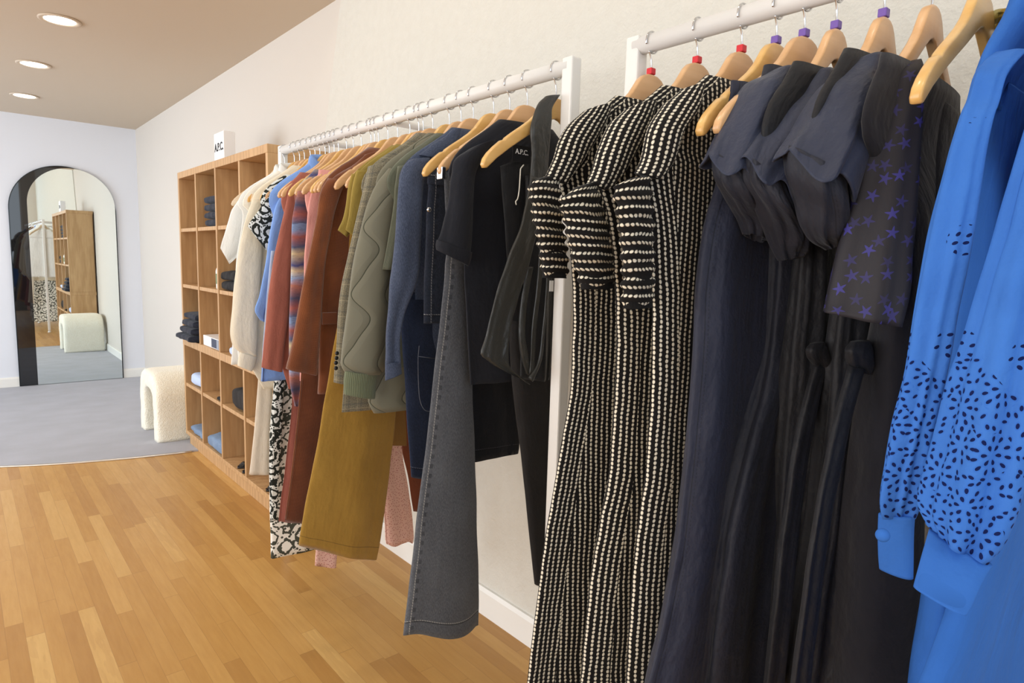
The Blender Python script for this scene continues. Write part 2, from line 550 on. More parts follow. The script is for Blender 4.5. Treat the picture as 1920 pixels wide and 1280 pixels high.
def eyelets(k, uv, sc, r0, r1, rnd):
    vo = k.voro(uv, sc, rnd)
    ps = k.n('ShaderNodeVectorMath', operation='SUBTRACT')
    s1 = k.n('ShaderNodeVectorMath', operation='SCALE')
    k.put(s1.inputs[0], uv)
    s1.inputs['Scale'].default_value = sc
    s2 = k.n('ShaderNodeVectorMath', operation='SCALE')
    k.put(s2.inputs[0], vo.outputs['Position'])
    s2.inputs['Scale'].default_value = sc
    k.put(ps.inputs[0], s1.outputs[0])
    k.put(ps.inputs[1], s2.outputs[0])
    a_ = k.math('MULTIPLY', k.sep(vo.outputs['Color'])[0], 6.28)
    px, py, _ = k.sep(ps.outputs[0])
    c_, s_ = k.math('COSINE', a_), k.math('SINE', a_)
    e1 = k.math('ADD', k.math('MULTIPLY', px, c_), k.math('MULTIPLY', py, s_))
    e2 = k.math('SUBTRACT', k.math('MULTIPLY', py, c_), k.math('MULTIPLY', px, s_))
    return k.math('SQRT', k.math('ADD', k.math('POWER', k.math('DIVIDE', e1, r0), 2.0), k.math('POWER', k.math('DIVIDE', e2, r1), 2.0)))


d1 = eyelets(k, uv, 112, .27, .16, .8)
fl = k.voro(uv, 24, .7)
fp = k.n('ShaderNodeVectorMath', operation='SUBTRACT')
k.put(fp.inputs[0], uv)
k.put(fp.inputs[1], fl.outputs['Position'])
fx_, fy_, _ = k.sep(fp.outputs[0])
th_ = k.math('ARCTAN2', fy_, fx_)
r_ = fl.outputs[0]
for rr_, n_p in ((.17, 6), (.35, 11)):
    an_ = k.math('MULTIPLY', k.math('SUBTRACT', k.math('FRACT', k.math('ADD', k.math('MULTIPLY', th_, n_p / (2 * PI)), .5)), .5), 2 * PI * rr_ / n_p)
    dd = k.math('SQRT', k.math('ADD', k.math('POWER', k.math('DIVIDE', an_, .036), 2.0), k.math('POWER', k.math('DIVIDE', k.math('SUBTRACT', r_, rr_), .062), 2.0)))
    # daisies replace the loose holes inside their circle
    d1 = k.math('ADD', k.math('MULTIPLY', k.math('MINIMUM', dd, 3.0), k.math('LESS_THAN', r_, .46)), k.math('MULTIPLY', d1, k.math('GREATER_THAN', r_, .46))) if rr_ == .17 else k.math('MINIMUM', d1, dd)
low = k.math('LESS_THAN', k.math('ADD', y, k.math('MULTIPLY', k.math('SINE', k.math('MULTIPLY', x, 62)), .018)), .165)
h1 = k.math('MULTIPLY', k.math('LESS_THAN', d1, 1.0), low)
rim = k.math('MULTIPLY', k.math('LESS_THAN', d1, 1.6), low)
# sparse four-hole sprigs above the border
cell = k.voro(uv, 12, .55)
cs = k.math('MULTIPLY', k.math('LESS_THAN', cell.outputs[0], .2), k.math('MULTIPLY', k.math('LESS_THAN', y, .42), k.math('GREATER_THAN', y, .15)))
d2 = eyelets(k, uv, 95, .27, .17, .25)
h2 = k.math('MULTIPLY', k.math('LESS_THAN', d2, 1.0), cs)
hole = k.math('MAXIMUM', h1, h2)
n1 = k.noise(uv, 9, 4)
cc = k.ramp(n1, [(.3, lin(56, 106, 186)), (.7, lin(64, 117, 198))])
cc = k.mix(k.math('MULTIPLY', rim, .35), cc, lin(40, 90, 182))
cc = k.mix(hole, cc, lin(14, 26, 74))
M['eyelet'] = k.done(cc, .75, k.math('SUBTRACT', k.math('MULTIPLY', k.noise(uv, 300, 2), .3), hole), .5, .002, spec=.1, crease=.4)

k = NT('black_leather')
uv = k.coord()
n1 = k.noise(uv, 260, 3)
n2 = k.noise(uv, 14, 4)
M['leather'] = k.done(k.mix(n2, lin(40, 40, 38), lin(58, 58, 55)), k.math('ADD', .3, k.math('MULTIPLY', n2, .15)), n1, .12, .0006, spec=.5, crease=.5)
M['denim_grey'] = denim('washed_charcoal_denim', lin(68, 70, 76), lin(108, 110, 115), hem=.038, seam=.014, thread=lin(150, 148, 144))
M['denim_blue'] = denim('blue_denim', lin(50, 58, 78), lin(92, 102, 124), seam=None)
M['denim_indigo'] = denim('dark_indigo_denim', lin(24, 31, 48), lin(42, 52, 76), hem=.03, thread=lin(86, 92, 106))
M['denim_dark'] = denim('rinsed_dark_denim', lin(27, 31, 42), lin(52, 58, 72), hem=.022, seam=.02, thread=lin(128, 128, 130))
M['denim_black'] = denim('black_denim', lin(18, 19, 24), lin(30, 31, 36), hem=.03, thread=lin(56, 56, 62))
M['denim_light'] = denim('faded_blue_denim', lin(92, 118, 152), lin(142, 164, 190))
k = NT('grey_pinstripe_cotton')
x, y, _ = k.sep(k.coord())
M['pinstripe'] = k.done(k.mix(k.math('LESS_THAN', k.math('FRACT', k.math('DIVIDE', x, .009)), .22), lin(58, 58, 60), lin(126, 124, 118)), .8, spec=.25)
k = NT('green_gold_silk')
M['silk'] = k.done(k.ramp(k.noise(k.coord('Object'), 22, 3), [(.35, lin(70, 70, 40)), (.55, lin(170, 140, 52)), (.75, lin(150, 160, 110))]), .4)

# ------------------------------------------------------------------ object helpers


def obj(name, me, mat, parent=None, smooth=True):
    if isinstance(me, bmesh.types.BMesh):
        bm = me
        me = bpy.data.meshes.new(name)
        bm.to_mesh(me)
        bm.free()
    o = bpy.data.objects.new(name, me)
    COL.objects.link(o)
    if mat:
        me.materials.append(mat)
    if parent:
        o.parent = parent
        o.matrix_parent_inverse = Matrix.Translation(-parent.location) if not parent.rotation_euler[2] else parent.matrix_basis.inverted()
    if smooth:
        for p in me.polygons:
            p.use_smooth = True
    return o


def thing(name, label, cat, loc=(0, 0, 0), group=None):
    o = bpy.data.objects.new(name, None)
    COL.objects.link(o)
    o.empty_display_size = .05
    o.location = loc
    o['label'] = label
    o['category'] = cat
    if group:
        o['group'] = group
    return o


def tag(o, label, cat, group=None):
    o['label'] = label
    o['category'] = cat
    if group:
        o['group'] = group
    return o


def struct(o):
    o['kind'] = 'structure'
    return o


def box_bm(x0, x1, y0, y1, z0, z1, bev=0.0, bm=None, seg=2):
    bm2 = bmesh.new()
    bmesh.ops.create_cube(bm2, size=1)
    for v in bm2.verts:
        v.co = Vector((x0 + (v.co.x + .5) * (x1 - x0), y0 + (v.co.y + .5) * (y1 - y0), z0 + (v.co.z + .5) * (z1 - z0)))
    if bev:
        bmesh.ops.bevel(bm2, geom=list(bm2.edges), offset=bev, segments=seg, affect='EDGES', profile=.5)
    if bm is None:
        return bm2
    me = bpy.data.meshes.new('t')
    bm2.to_mesh(me)
    bm2.free()
    bm.from_mesh(me)
    bpy.data.meshes.remove(me)
    return bm


def flat(o):
    for p in o.data.polygons:
        p.use_smooth = False
    return o


def box(name, x0, x1, y0, y1, z0, z1, mat, parent=None, bev=0.0):
    return flat(obj(name, box_bm(x0, x1, y0, y1, z0, z1, bev), mat, parent))


def catmull(P, n):
    P = np.array(P, float)
    if len(P) == 2:
        t = np.linspace(0, 1, n)[:, None]
        return P[0] * (1 - t) + P[1] * t
    d = np.r_[0, np.cumsum(np.maximum(np.linalg.norm(np.diff(P[:, :3], axis=0), axis=1), 1e-5))]
    # monotone-ish hermite
    m = np.zeros_like(P)
    sl = np.diff(P, axis=0) / np.diff(d)[:, None]
    m[0], m[-1] = sl[0], sl[-1]
    for i in range(1, len(P) - 1):
        m[i] = (sl[i - 1] + sl[i]) / 2
        m[i] = np.where(sl[i - 1] * sl[i] <= 0, 0, np.sign(m[i]) * np.minimum(np.abs(m[i]), 2.2 * np.minimum(np.abs(sl[i - 1]), np.abs(sl[i]))))
    out = []
    for s in np.linspace(0, d[-1], n):
        i = min(np.searchsorted(d, s, 'right') - 1, len(P) - 2)
        h = d[i + 1] - d[i]
        t = (s - d[i]) / h
        out.append((2 * t**3 - 3 * t**2 + 1) * P[i] + (t**3 - 2 * t**2 + t) * h * m[i] + (-2 * t**3 + 3 * t**2) * P[i + 1] + (t**3 - t**2) * h * m[i + 1])
    return np.array(out)


def tube_mesh(bm, pts, r, n=8, cap=True):
    """round tube along points"""
    pts = [Vector(p) for p in pts]
    rr = r if hasattr(r, '__len__') else [r] * len(pts)
    rings = []
    up = None
    for i, p in enumerate(pts):
        t = (pts[min(i + 1, len(pts) - 1)] - pts[max(i - 1, 0)]).normalized()
        if up is None:
            up = t.orthogonal().normalized()
        up = (up - t * up.dot(t)).normalized()
        sd = t.cross(up)
        rings.append([bm.verts.new(p + (up * math.cos(2 * PI * j / n) + sd * math.sin(2 * PI * j / n)) * rr[i]) for j in range(n)])
    for a, b in zip(rings, rings[1:]):
        for j in range(n):
            bm.faces.new((a[j], a[(j + 1) % n], b[(j + 1) % n], b[j]))
    if cap:
        bm.faces.new(list(reversed(rings[0])))
        bm.faces.new(rings[-1])
    return bm


def prism(name, pts, axis, d0, d1, mat, parent=None, bev=0.0, smooth=False):
    """extrude polygon of 2-D points along an axis ('X','Y','Z')"""
    bm = bmesh.new()

    def P(p, d):
        return {'X': (d, p[0], p[1]), 'Y': (p[0], d, p[1]), 'Z': (p[0], p[1], d)}[axis]
    a = [bm.verts.new(P(p, d0)) for p in pts]
    b = [bm.verts.new(P(p, d1)) for p in pts]
    n = len(pts)
    fs = [bm.faces.new(a), bm.faces.new(b)]
    for i in range(n):
        bm.faces.new((a[i], a[(i + 1) % n], b[(i + 1) % n], b[i]))
    bmesh.ops.recalc_face_normals(bm, faces=bm.faces)
    if bev:
        ed = [e for f in fs for e in f.edges]
        bmesh.ops.bevel(bm, geom=list(set(ed)), offset=bev, segments=2, affect='EDGES', profile=.5)
    o = obj(name, bm, mat, parent)
    if not smooth:
        flat(o)
    return o


# ------------------------------------------------------------------ cloth lofts
NSEG = 56


def loft(name, rings, mat, parent, folds=(.0, .003), k=(2, 4), seed=0, lip=.03, cap=True, crumple=.002, uvmode='aisle', vflip=False, expo=2.0, n=46, hem=0.0, smock=0.0, gore=(27, 34, 42)):
    """rings: rows of (cx,cy,cz,aL,aR,b,tx,ty) top to bottom; aL aisle half width, aR wall half width, b half depth,
    tx,ty slope of the ring plane. Long soft folds grow from folds[0] to folds[1] metres."""
    R = catmull(rings, n)
    rnd = random.Random(seed * 13 + 5)
    ph = [rnd.uniform(0, 6.28) for _ in range(6)]
    tw = [rnd.uniform(-1.2, 1.2) for _ in range(6)]
    T = np.linspace(0, 2 * PI, NSEG, endpoint=False)
    P = np.zeros((n, NSEG, 3))
    for i, (cx, cy, cz, aL, aR, b, tx, ty) in enumerate(R):
        s = i / (n - 1)
        amp = folds[0] + (folds[1] - folds[0]) * s
        for j, t in enumerate(T):
            c, q = math.cos(t), math.sin(t)
            a = aR if c > 0 else aL
            ce = math.copysign(abs(c) ** (2 / expo), c)
            qe = math.copysign(abs(q) ** (2 / expo), q)
            d = amp * (.6 * math.sin(k[0] * t + ph[0] + tw[0] * s) + .4 * math.sin(k[1] * t + ph[1] + tw[1] * s) + .12 * math.sin((k[0] + k[1]) * t + ph[2] + tw[2] * s * 2)) - amp * .35
            if smock:
                d += smock * math.sin(s * 2 * PI * 9 + .6 * math.sin(3 * t + ph[3]))
            nx, ny = c / max(a, .004), q / max(b, .004)
            l = math.hypot(nx, ny)
            x = a * ce + d * nx / l
            y = b * qe + d * ny / l
            p = Vector((cx + x, cy + y, cz + tx * x + ty * y - hem * s * s * (.5 + .5 * math.sin(k[0] * t + ph[0] + tw[0] * s))))
            if crumple:
                w = noise.noise_vector(p * 9 + Vector((seed * 3.1, 0, 0))) * crumple + noise.noise_vector(Vector((p.x * 26, p.y * 26, p.z * 12)) + Vector((seed, 5, 0))) * crumple * .45
                p += w * min(1, s * 4 + .25)
            P[i, j] = p
    # uv in metres
    nxt = np.roll(P, -1, axis=1)
    seg = np.linalg.norm(nxt - P, axis=2)
    arc = np.concatenate([np.zeros((n, 1)), np.cumsum(seg, axis=1)], axis=1)
    U = np.zeros((n, NSEG + 1))
    h = NSEG // 2
    ja, js, jb = gore
    for i in range(n):
        if uvmode == 'gore':
            U[i, :js + 1] = arc[i, :js + 1] - arc[i, ja]
            U[i, js:] = arc[i, js:] - arc[i, jb]
        else:
            U[i] = arc[i] - arc[i, h]
    vlen = np.linalg.norm(np.diff(P.mean(axis=1), axis=0), axis=1)
    V = np.r_[np.cumsum(vlen[::-1])[::-1], 0]
    Vj = np.repeat(V[:, None], NSEG + 1, axis=1)
    bm = bmesh.new()
    uvl = bm.loops.layers.uv.new('UVMap')
    vs = [[bm.verts.new(P[i, j]) for j in range(NSEG)] for i in range(n)]
    gap = js if uvmode == 'gore' else None
    for i in range(n - 1):
        for j in range(NSEG):
            j2 = (j + 1) % NSEG
            f = bm.faces.new((vs[i][j], vs[i + 1][j], vs[i + 1][j2], vs[i][j2]))
            ua, ub = U[i, j], U[i + 1, j]
            uc, ud = U[i + 1, j + 1], U[i, j + 1]
            if gap and j + 1 == gap:
                uc = arc[i + 1, js] - arc[i + 1, ja]
                ud = arc[i, js] - arc[i, ja]
            for lp, (u, v) in zip(f.loops, ((ua, V[i]), (ub, V[i + 1]), (uc, V[i + 1]), (ud, V[i]))):
                lp[uvl].uv = (u, v)
    if cap:
        f = bm.faces.new(list(reversed(vs[0])))
        bm.normal_update()
    if lip:
        cur = vs[-1]
        step = np.linalg.norm(P[-1].mean(axis=0) - P[-2].mean(axis=0))
        kk = min(n - 2, max(1, int(round(lip / max(step, 1e-4)))))
        for sc, back in ((.94, 0), (.90, (kk + 1) // 2), (.86, kk)):
            src = P[-1 - back]
            c = src.mean(axis=0)
            ring = [bm.verts.new(c + (p - c) * [sc, sc, sc if back else 1]) for p in src]
            for j in range(NSEG):
                j2 = (j + 1) % NSEG
                f = bm.faces.new((cur[j], ring[j], ring[j2], cur[j2]))
                for lp in f.loops:
                    lp[uvl].uv = (U[-1, j], .002)
            cur = ring
        bm.faces.new(cur)
    else:
        bm.faces.new(vs[-1])
    bmesh.ops.recalc_face_normals(bm, faces=bm.faces)
    return obj(name, bm, mat, parent)


def rings_tube(rows, Y, ratio=.7, X=None, bmax=None):
    """rows in pixels: (xl,xr,y) or (xl,yl,xr,yr), hanging in the plane Y (or X)"""
    out = []
    for r in rows:
        yk = Y
        rt = ratio
        if isinstance(r[0], tuple):
            r, opt = r
            yk = opt.get('Y', Y)
            rt = opt.get('r', ratio)
        if len(r) == 3:
            r = (r[0], r[2], r[1], r[2])
        xl, yl, xr, yr = r
        xm, ym = (xl + xr) / 2, (yl + yr) / 2
        C = onY(xm, ym, yk) if X is None else onX(xm, ym, X)
        Lp, Rp = onBill(xl, yl, C), onBill(xr, yr, C)
        dv = Rp - Lp
        n = np.array([C[1], -C[0]]) / math.hypot(C[0], C[1])   # screen right
        ws = abs(dv[0] * n[0] + dv[1] * n[1]) / 2
        c1, c2 = abs(n[0]), abs(n[1])
        a = ws / math.sqrt(c1 * c1 + rt * rt * c2 * c2)
        b = rt * a
        if bmax and b > bmax:
            b = bmax
            a = math.sqrt(max(ws * ws - b * b * c2 * c2, 1e-6)) / c1
        sx, sy = a * a * n[0] / ws, b * b * n[1] / ws       # right-hand silhouette point of the ring
        zz = []
        for (qx, qy), sg_ in (((xl, yl), -1), ((xr, yr), 1)):
            d = ray(qx, qy)
            hx, hy_ = C[0] + sg_ * sx, C[1] + sg_ * sy
            zz.append(HCAM + d[2] * (hx * d[0] + hy_ * d[1]) / (d[0] ** 2 + d[1] ** 2))
        sl = (zz[1] - zz[0]) / (2 * ws)
        out.append((C[0], C[1], (zz[0] + zz[1]) / 2, a, a, b, sl * n[0], sl * n[1]))
    return out


def tube(name, rows, Y, mat, parent, ratio=.7, X=None, bmax=None, **kw):
    return loft(name, rings_tube(rows, Y, ratio, X, bmax), mat, parent, **kw)


RB, RZ = 1.04, 1.727          # rail offset and height
SH = [(1.648, .05), (1.62, .082), (1.59, .122), (1.56, .166), (1.53, .200), (1.507, .216), (1.48, .223)]


def shoulder_z(a):
    for (z0, a0), (z1, a1) in zip(SH, SH[1:]):
        if a <= a1:
            return z0 + (z1 - z0) * (a - a0) / (a1 - a0)
    return SH[-1][0]


def rings_body(rows, Y, t, neck=.06, shoulders=True, xc=RB, tt=.018, wmax=.30, smax=1.0, drop=0.0):
    """rows below the shoulder: (y_pixel, x_left_pixel) or ('z', z, half_width) with depth t=(top,bottom)"""
    out = []
    if shoulders:
        z0 = shoulder_z(neck)
        out.append([xc, Y, z0 + .004 - drop, neck, neck, tt * .9, 0, 0])
        for z, a in SH:
            if z < z0 - .006:
                out.append([xc, Y, z + .004 - drop, max(a * smax, neck), max(a * smax, neck), tt, 0, 0])
    lo = []
    for i, r in enumerate(rows):
        f = i / max(1, len(rows) - 1)
        tv = t[0] + (t[1] - t[0]) * f
        if r[0] == 'z':
            lo.append([xc, Y, r[1], r[2], min(r[2], wmax), tv, 0, 0])
            continue
        y, x = r[0], r[1]
        d = ray(x, y)
        dn = np.array([d[0], d[1]]) / math.hypot(d[0], d[1])
        n = np.array([dn[1], -dn[0]])                     # right of the ray
        off = n[0] * xc + n[1] * Y                         # axis lies this far right of the ray
        c1, c2 = abs(n[0]), abs(n[1])
        a = math.sqrt(max(off * off - (tv * c2) ** 2, .02 ** 2)) / c1
        tp = np.array([xc, Y]) - n * off
        z = HCAM + d[2] * (np.dot(tp, dn) / math.hypot(d[0], d[1]))
        lo.append([xc, Y, z, a, min(a, wmax), tv, 0, 0])
    return out + lo


def body(name, rows, Y, mat, parent, t=(.03, .04), neck=.06, shoulders=True, xc=RB, tt=.018, wmax=.30, smax=1.0, drop=0.0, **kw):
    kw.setdefault('folds', (.001, .008))
    kw.setdefault('expo', 2.2)
    return loft(name, rings_body(rows, Y, t, neck, shoulders, xc, tt, wmax, smax, drop), mat, parent, **kw)


def ribbon(name, pts, width, thick, mat, parent=None):
    """flat strip through 3-D points; width is measured across Y"""
    P = catmull(pts, max(8, len(pts) * 6))
    bm = bmesh.new()
    prev = None
    for i, p in enumerate(P):
        t = P[min(i + 1, len(P) - 1)] - P[max(i - 1, 0)]
        t = t / np.linalg.norm(t)
        side = np.array([0, 1.0, 0])
        side = side - t * np.dot(side, t)
        side /= np.linalg.norm(side)
        nn = np.cross(t, side)
        w = width[0] + (width[1] - width[0]) * i / (len(P) - 1) if hasattr(width, '__len__') else width
        q = [bm.verts.new(p + side * sx * w / 2 + nn * sy * thick / 2) for sx, sy in ((-1, -1), (1, -1), (1, 1), (-1, 1))]
        if prev:
            for j in range(4):
                bm.faces.new((prev[j], prev[(j + 1) % 4], q[(j + 1) % 4], q[j]))
        else:
            bm.faces.new(q)
        prev = q
    bm.faces.new(list(reversed(prev)))
    bmesh.ops.recalc_face_normals(bm, faces=bm.faces)
    return obj(name, bm, mat, parent)


def text_mesh(name, body_, size, mat, parent, loc, rot, depth=.0008, space=1.0, bold=0.0):
    cu = bpy.data.curves.new(name, 'FONT')
    cu.body = body_
    cu.size = size
    cu.extrude = depth
    cu.align_x = 'CENTER'
    cu.align_y = 'CENTER'
    cu.space_character = space
    cu.offset = bold
    tmp = bpy.data.objects.new('tmp', cu)
    COL.objects.link(tmp)
    bpy.context.view_layer.update()
    me = bpy.data.meshes.new_from_object(tmp.evaluated_get(bpy.context.evaluated_depsgraph_get()))
    bpy.data.objects.remove(tmp)
    bpy.data.curves.remove(cu)
    o = bpy.data.objects.new(name, me)
    COL.objects.link(o)
    me.materials.clear()
    me.materials.append(mat)
    mw = Matrix.Translation(loc) @ rot.to_4x4()
    me.transform(mw)
    if parent:
        o.parent = parent
        o.matrix_parent_inverse = Matrix.Translation(-parent.location)
    return o


# ------------------------------------------------------------------ the room
XW, YF, HC, HF, YBH = 1.431, 7.496, 2.504, 3.6, 2.91
XL, YB = -3.2, -3.0


def wall_with_hole(name, axis, d0, d1, u0, u1, h0, h1, v0, v1, mat, hh):
    """wall slab across axis between d0 and d1, spanning u0..u1 and 0..hh, with a window opening h0..h1 x v0..v1"""
    bm = bmesh.new()
    for (a, b, c, d) in ((u0, u1, 0, v0), (u0, u1, v1, hh), (u0, h0, v0, v1), (h1, u1, v0, v1)):
        if axis == 'Y':
            box_bm(a, b, d0, d1, c, d, bm=bm)
        else:
            box_bm(d0, d1, a, b, c, d, bm=bm)
    return struct(flat(obj(name, bm, mat)))


carpet_edge = [(-3.2, 5.35), (-1.4, 5.22), (-.5, 5.03), (.0, 4.83), (.125, 4.77), (.3, 4.685), (.503, 4.605), (.75, 4.53), (1.1, 4.46), (1.431, 4.42)]
struct(box('floor', XL, XW + .1, YB, YF + .1, -.06, 0, M['floor']))
o = prism('floor_carpet', carpet_edge + [(XW, YF), (XL, YF)], 'Z', .0005, .010, M['carpet'])
struct(o)
strip = thing('threshold_strip', 'thin aluminium threshold strip along the curved edge of the grey carpet', 'threshold strip', (0, 4.83, 0))
obj('metal_strip', tube_mesh(bmesh.new(), [(x, y - .006, .004) for x, y in catmull([(x, y) for x, y in carpet_edge[2:-1]], 40)], .007, 8), M['strip'], strip)
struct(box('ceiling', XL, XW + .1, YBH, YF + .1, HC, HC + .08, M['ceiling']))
struct(box('ceiling_front', XL, XW + .1, YB, YBH + .08, HF, HF + .08, M['paint']))
struct(box('wall_bulkhead', XL, XW, YBH, YBH + .08, HC + .08, HF, M['paint']))
struct(box('wall_far', XL, XW + .1, YF, YF + .1, 0, HC, M['daylight_tinted_paint']))
struct(box('wall_right', XW, XW + .1, YB, YF, 0, HF, M['paint']))
o = prism('wall_right_front', [(YB, 0), (3.03, 0), (3.03, 1.84), (3.118, 1.84), (2.915, HC), (2.905, HF), (YB, HF)], 'X', XW - .012, XW + .002, M['plaster'])
struct(o)
wall_with_hole('wall_left', 'X', XL - .1, XL, YB, YF, 4.2, 6.9, .5, 2.4, M['paint'], HF)
wall_with_hole('wall_back', 'Y', YB - .1, YB, XL, XW + .1, -2.6, 1.15, .4, 3.4, M['paint'], HF)
for nm, ax, d, a, b, c, e in (('window_1', 'X', XL - .05, 4.2, 6.9, .5, 2.4), ('window_2', 'Y', YB - .05, -2.6, 1.15, .4, 3.4)):
    bm = bmesh.new()
    n_m = 3
    for i in range(n_m + 1):
        u = a + (b - a) * i / n_m
        lo_, hi_ = max(a, u - .025), min(b, u + .025)
        if ax == 'X':
            box_bm(d - .03, d + .03, lo_, hi_, c, e, bm=bm)
        else:
            box_bm(lo_, hi_, d - .03, d + .03, c, e, bm=bm)
    for (z0, z1) in ((c, c + .05), (e - .05, e)):
        if ax == 'X':
            box_bm(d - .03, d + .03, a, b, z0, z1, bm=bm)
        else:
            box_bm(a, b, d - .03, d + .03, z0, z1, bm=bm)
    struct(flat(obj(nm, bm, M['trim'])))
struct(prism('baseboard_far', [(YF, .0), (YF - .014, .0), (YF - .014, .085), (YF - .008, .1), (YF, .1)], 'X', XL, XW, M['trim']))
struct(prism('baseboard_right', [(XW - .012, 0), (XW - .028, 0), (XW - .028, .09), (XW - .022, .105), (XW - .012, .105)], 'Y', YB, 3.02, M['trim']))
struct(prism('baseboard_right_rear', [(XW, 0), (XW - .014, 0), (XW - .014, .085), (XW - .008, .1), (XW, .1)], 'Y', 4.70, YF - .014, M['trim']))

# recessed ceiling lights: the three in view and the same row running on over the rails
for i, (lx, ly) in enumerate([(.489, 4.30), (.461, 5.431), (.487, 6.581), (.47, 3.15), (.47, 2.0), (.47, .85), (.47, -.5), (-1.5, 4.3), (-1.5, 2.0), (-1.5, -.3)]):
    lab = ['nearest of the three round recessed ceiling lights', 'middle one of the three round recessed ceiling lights', 'farthest round recessed ceiling light, closest to the white far wall'][i] if i < 3 else 'round recessed ceiling light in the front part of the shop'
    hc = HC if ly > YBH else HF
    t = thing('recessed_ceiling_light', lab, 'ceiling light', (lx, ly, hc), 'recessed ceiling lights' if i < 3 else 'ceiling lights over the front of the shop')
    bm = bmesh.new()
    prof = [(.070, -.001), (.098, -.001), (.098, -.006), (.092, -.009), (.074, -.006), (.070, -.001)]
    n_ = 40
    rg = [[bm.verts.new((lx + r * math.cos(2 * PI * j / n_), ly + r * math.sin(2 * PI * j / n_), hc + z)) for j in range(n_)] for r, z in prof]
    for a, b in zip(rg, rg[1:]):
        for j in range(n_):
            bm.faces.new((a[j], a[(j + 1) % n_], b[(j + 1) % n_], b[j]))
    bmesh.ops.recalc_face_normals(bm, faces=bm.faces)
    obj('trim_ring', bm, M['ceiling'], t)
    bm = bmesh.new()
    c = bm.verts.new((lx, ly, hc - .006))
    r1 = [bm.verts.new((lx + .073 * math.cos(2 * PI * j / n_), ly + .073 * math.sin(2 * PI * j / n_), hc - .003)) for j in range(n_)]
    for j in range(n_):
        bm.faces.new((c, r1[(j + 1) % n_], r1[j]))
    obj('diffuser', bm, M['lamp_glow'], t)
    l = bpy.data.lights.new('downlight', 'SPOT')
    l.spot_size, l.spot_blend, l.shadow_soft_size = 2.3, .8, .07
    l.energy = LAMP_POWER * (1.0 if i < 3 else 1.3)
    l.color = (1, .91, .80)
    lo = bpy.data.objects.new('downlight', l)
    COL.objects.link(lo)
    lo.parent = t
    lo.location = (0, 0, -.03)

# ------------------------------------------------------------------ arched mirror on the far wall
mir = thing('arched_mirror', 'tall arched mirror with a dark smoked band, on the white far wall', 'mirror', (.80, YF - .03, .012))


def arch(xl, xr, z0, ztop, n=40):
    r = (xr - xl) / 2
    xc = (xl + xr) / 2
    return [(xl, z0), (xr, z0)] + [(xc + r * math.cos(PI * i / n), ztop - r + r * math.sin(PI * i / n)) for i in range(n + 1)]


MY = YF - .016
prism('smoked_glass', arch(.389, 1.222, .012, 2.068), 'Y', MY - .010, MY - .002, M['smoked'], mir)
prism('mirror_glass', arch(.522, 1.2195, .014, 2.060), 'Y', MY - .0135, MY - .0102, M['mirror'], mir)
bm = bmesh.new()
pts = arch(.386, 1.225, .012, 2.071)[1:]
tube_mesh(bm, [(x, MY - .008, z) for x, z in pts] + [(.386, MY - .008, .012)], .004, 6)
obj('edge_trim', bm, M['edge'], mir)

# ------------------------------------------------------------------ boucle stool
st = thing('boucle_stool', 'cream boucle arch shaped stool on the grey carpet beside the oak cubby shelf', 'stool', (1.17, 5.03, .01))
bm = bmesh.new()
Y0, Y1, TH, SZ, RO, ZB = 4.75, 5.29, .135, .475, .17, .012
prof = []
outer = [(Y0, ZB)] + [(Y0 + RO - RO * math.cos(a), SZ - RO + RO * math.sin(a)) for a in np.linspace(0, PI / 2, 9)] + [(Y1 - RO + RO * math.sin(a), SZ - RO + RO * math.cos(a)) for a in np.linspace(0, PI / 2, 9)] + [(Y1, ZB)]
ri = .09
inner = [(Y1 - TH, ZB)] + [(Y1 - TH - ri + ri * math.cos(a), SZ - TH - ri + ri * math.sin(a)) for a in np.linspace(0, PI / 2, 9)] + [(Y0 + TH + ri - ri * math.sin(a), SZ - TH - ri + ri * math.cos(a)) for a in np.linspace(0, PI / 2, 9)] + [(Y0 + TH, ZB)]
NO = 60
oc = catmull([(y, z) for y, z in outer], NO)
ic = catmull([(y, z) for y, z in inner[::-1]], NO)
# cross-section of the upholstered bend: rounded rectangle between outer and inner curve, X from .965 to 1.395
X0s, X1s = .965, 1.395
cs = []
rr = .045
for (cx_, cy_, a0) in ((X0s + rr, 0, PI), (X1s - rr, 0, 1.5 * PI)):
    pass
rings = []
for i in range(NO):
    o_, i_ = oc[i], ic[i]
    d = i_ - o_
    th = np.linalg.norm(d)
    d = d / th
    ring = []
    hw, hx = th / 2, (X1s - X0s) / 2
    mid = (o_ + i_) / 2
    nn = 40
    for j in range(nn):
        a = 2 * PI * j / nn
        c_, s_ = math.cos(a), math.sin(a)
        # superellipse box
        ex = 7
        rx = math.copysign(abs(c_) ** (2 / ex), c_)
        ry = math.copysign(abs(s_) ** (2 / ex), s_)
        p2 = mid + d * ry * hw
        p = Vector(((X0s + X1s) / 2 + rx * hx, p2[0], p2[1]))
        p += noise.noise_vector(p * 9) * .004 + noise.noise_vector(p * 45) * .0012
        ring.append(bm.verts.new(p))
    rings.append(ring)
for a, b in zip(rings, rings[1:]):
    for j in range(nn):
        bm.faces.new((a[j], a[(j + 1) % nn], b[(j + 1) % nn], b[j]))
bm.faces.new(rings[0])
bm.faces.new(rings[-1])
bmesh.ops.recalc_face_normals(bm, faces=bm.faces)
obj('upholstery', bm, M['boucle'], st)

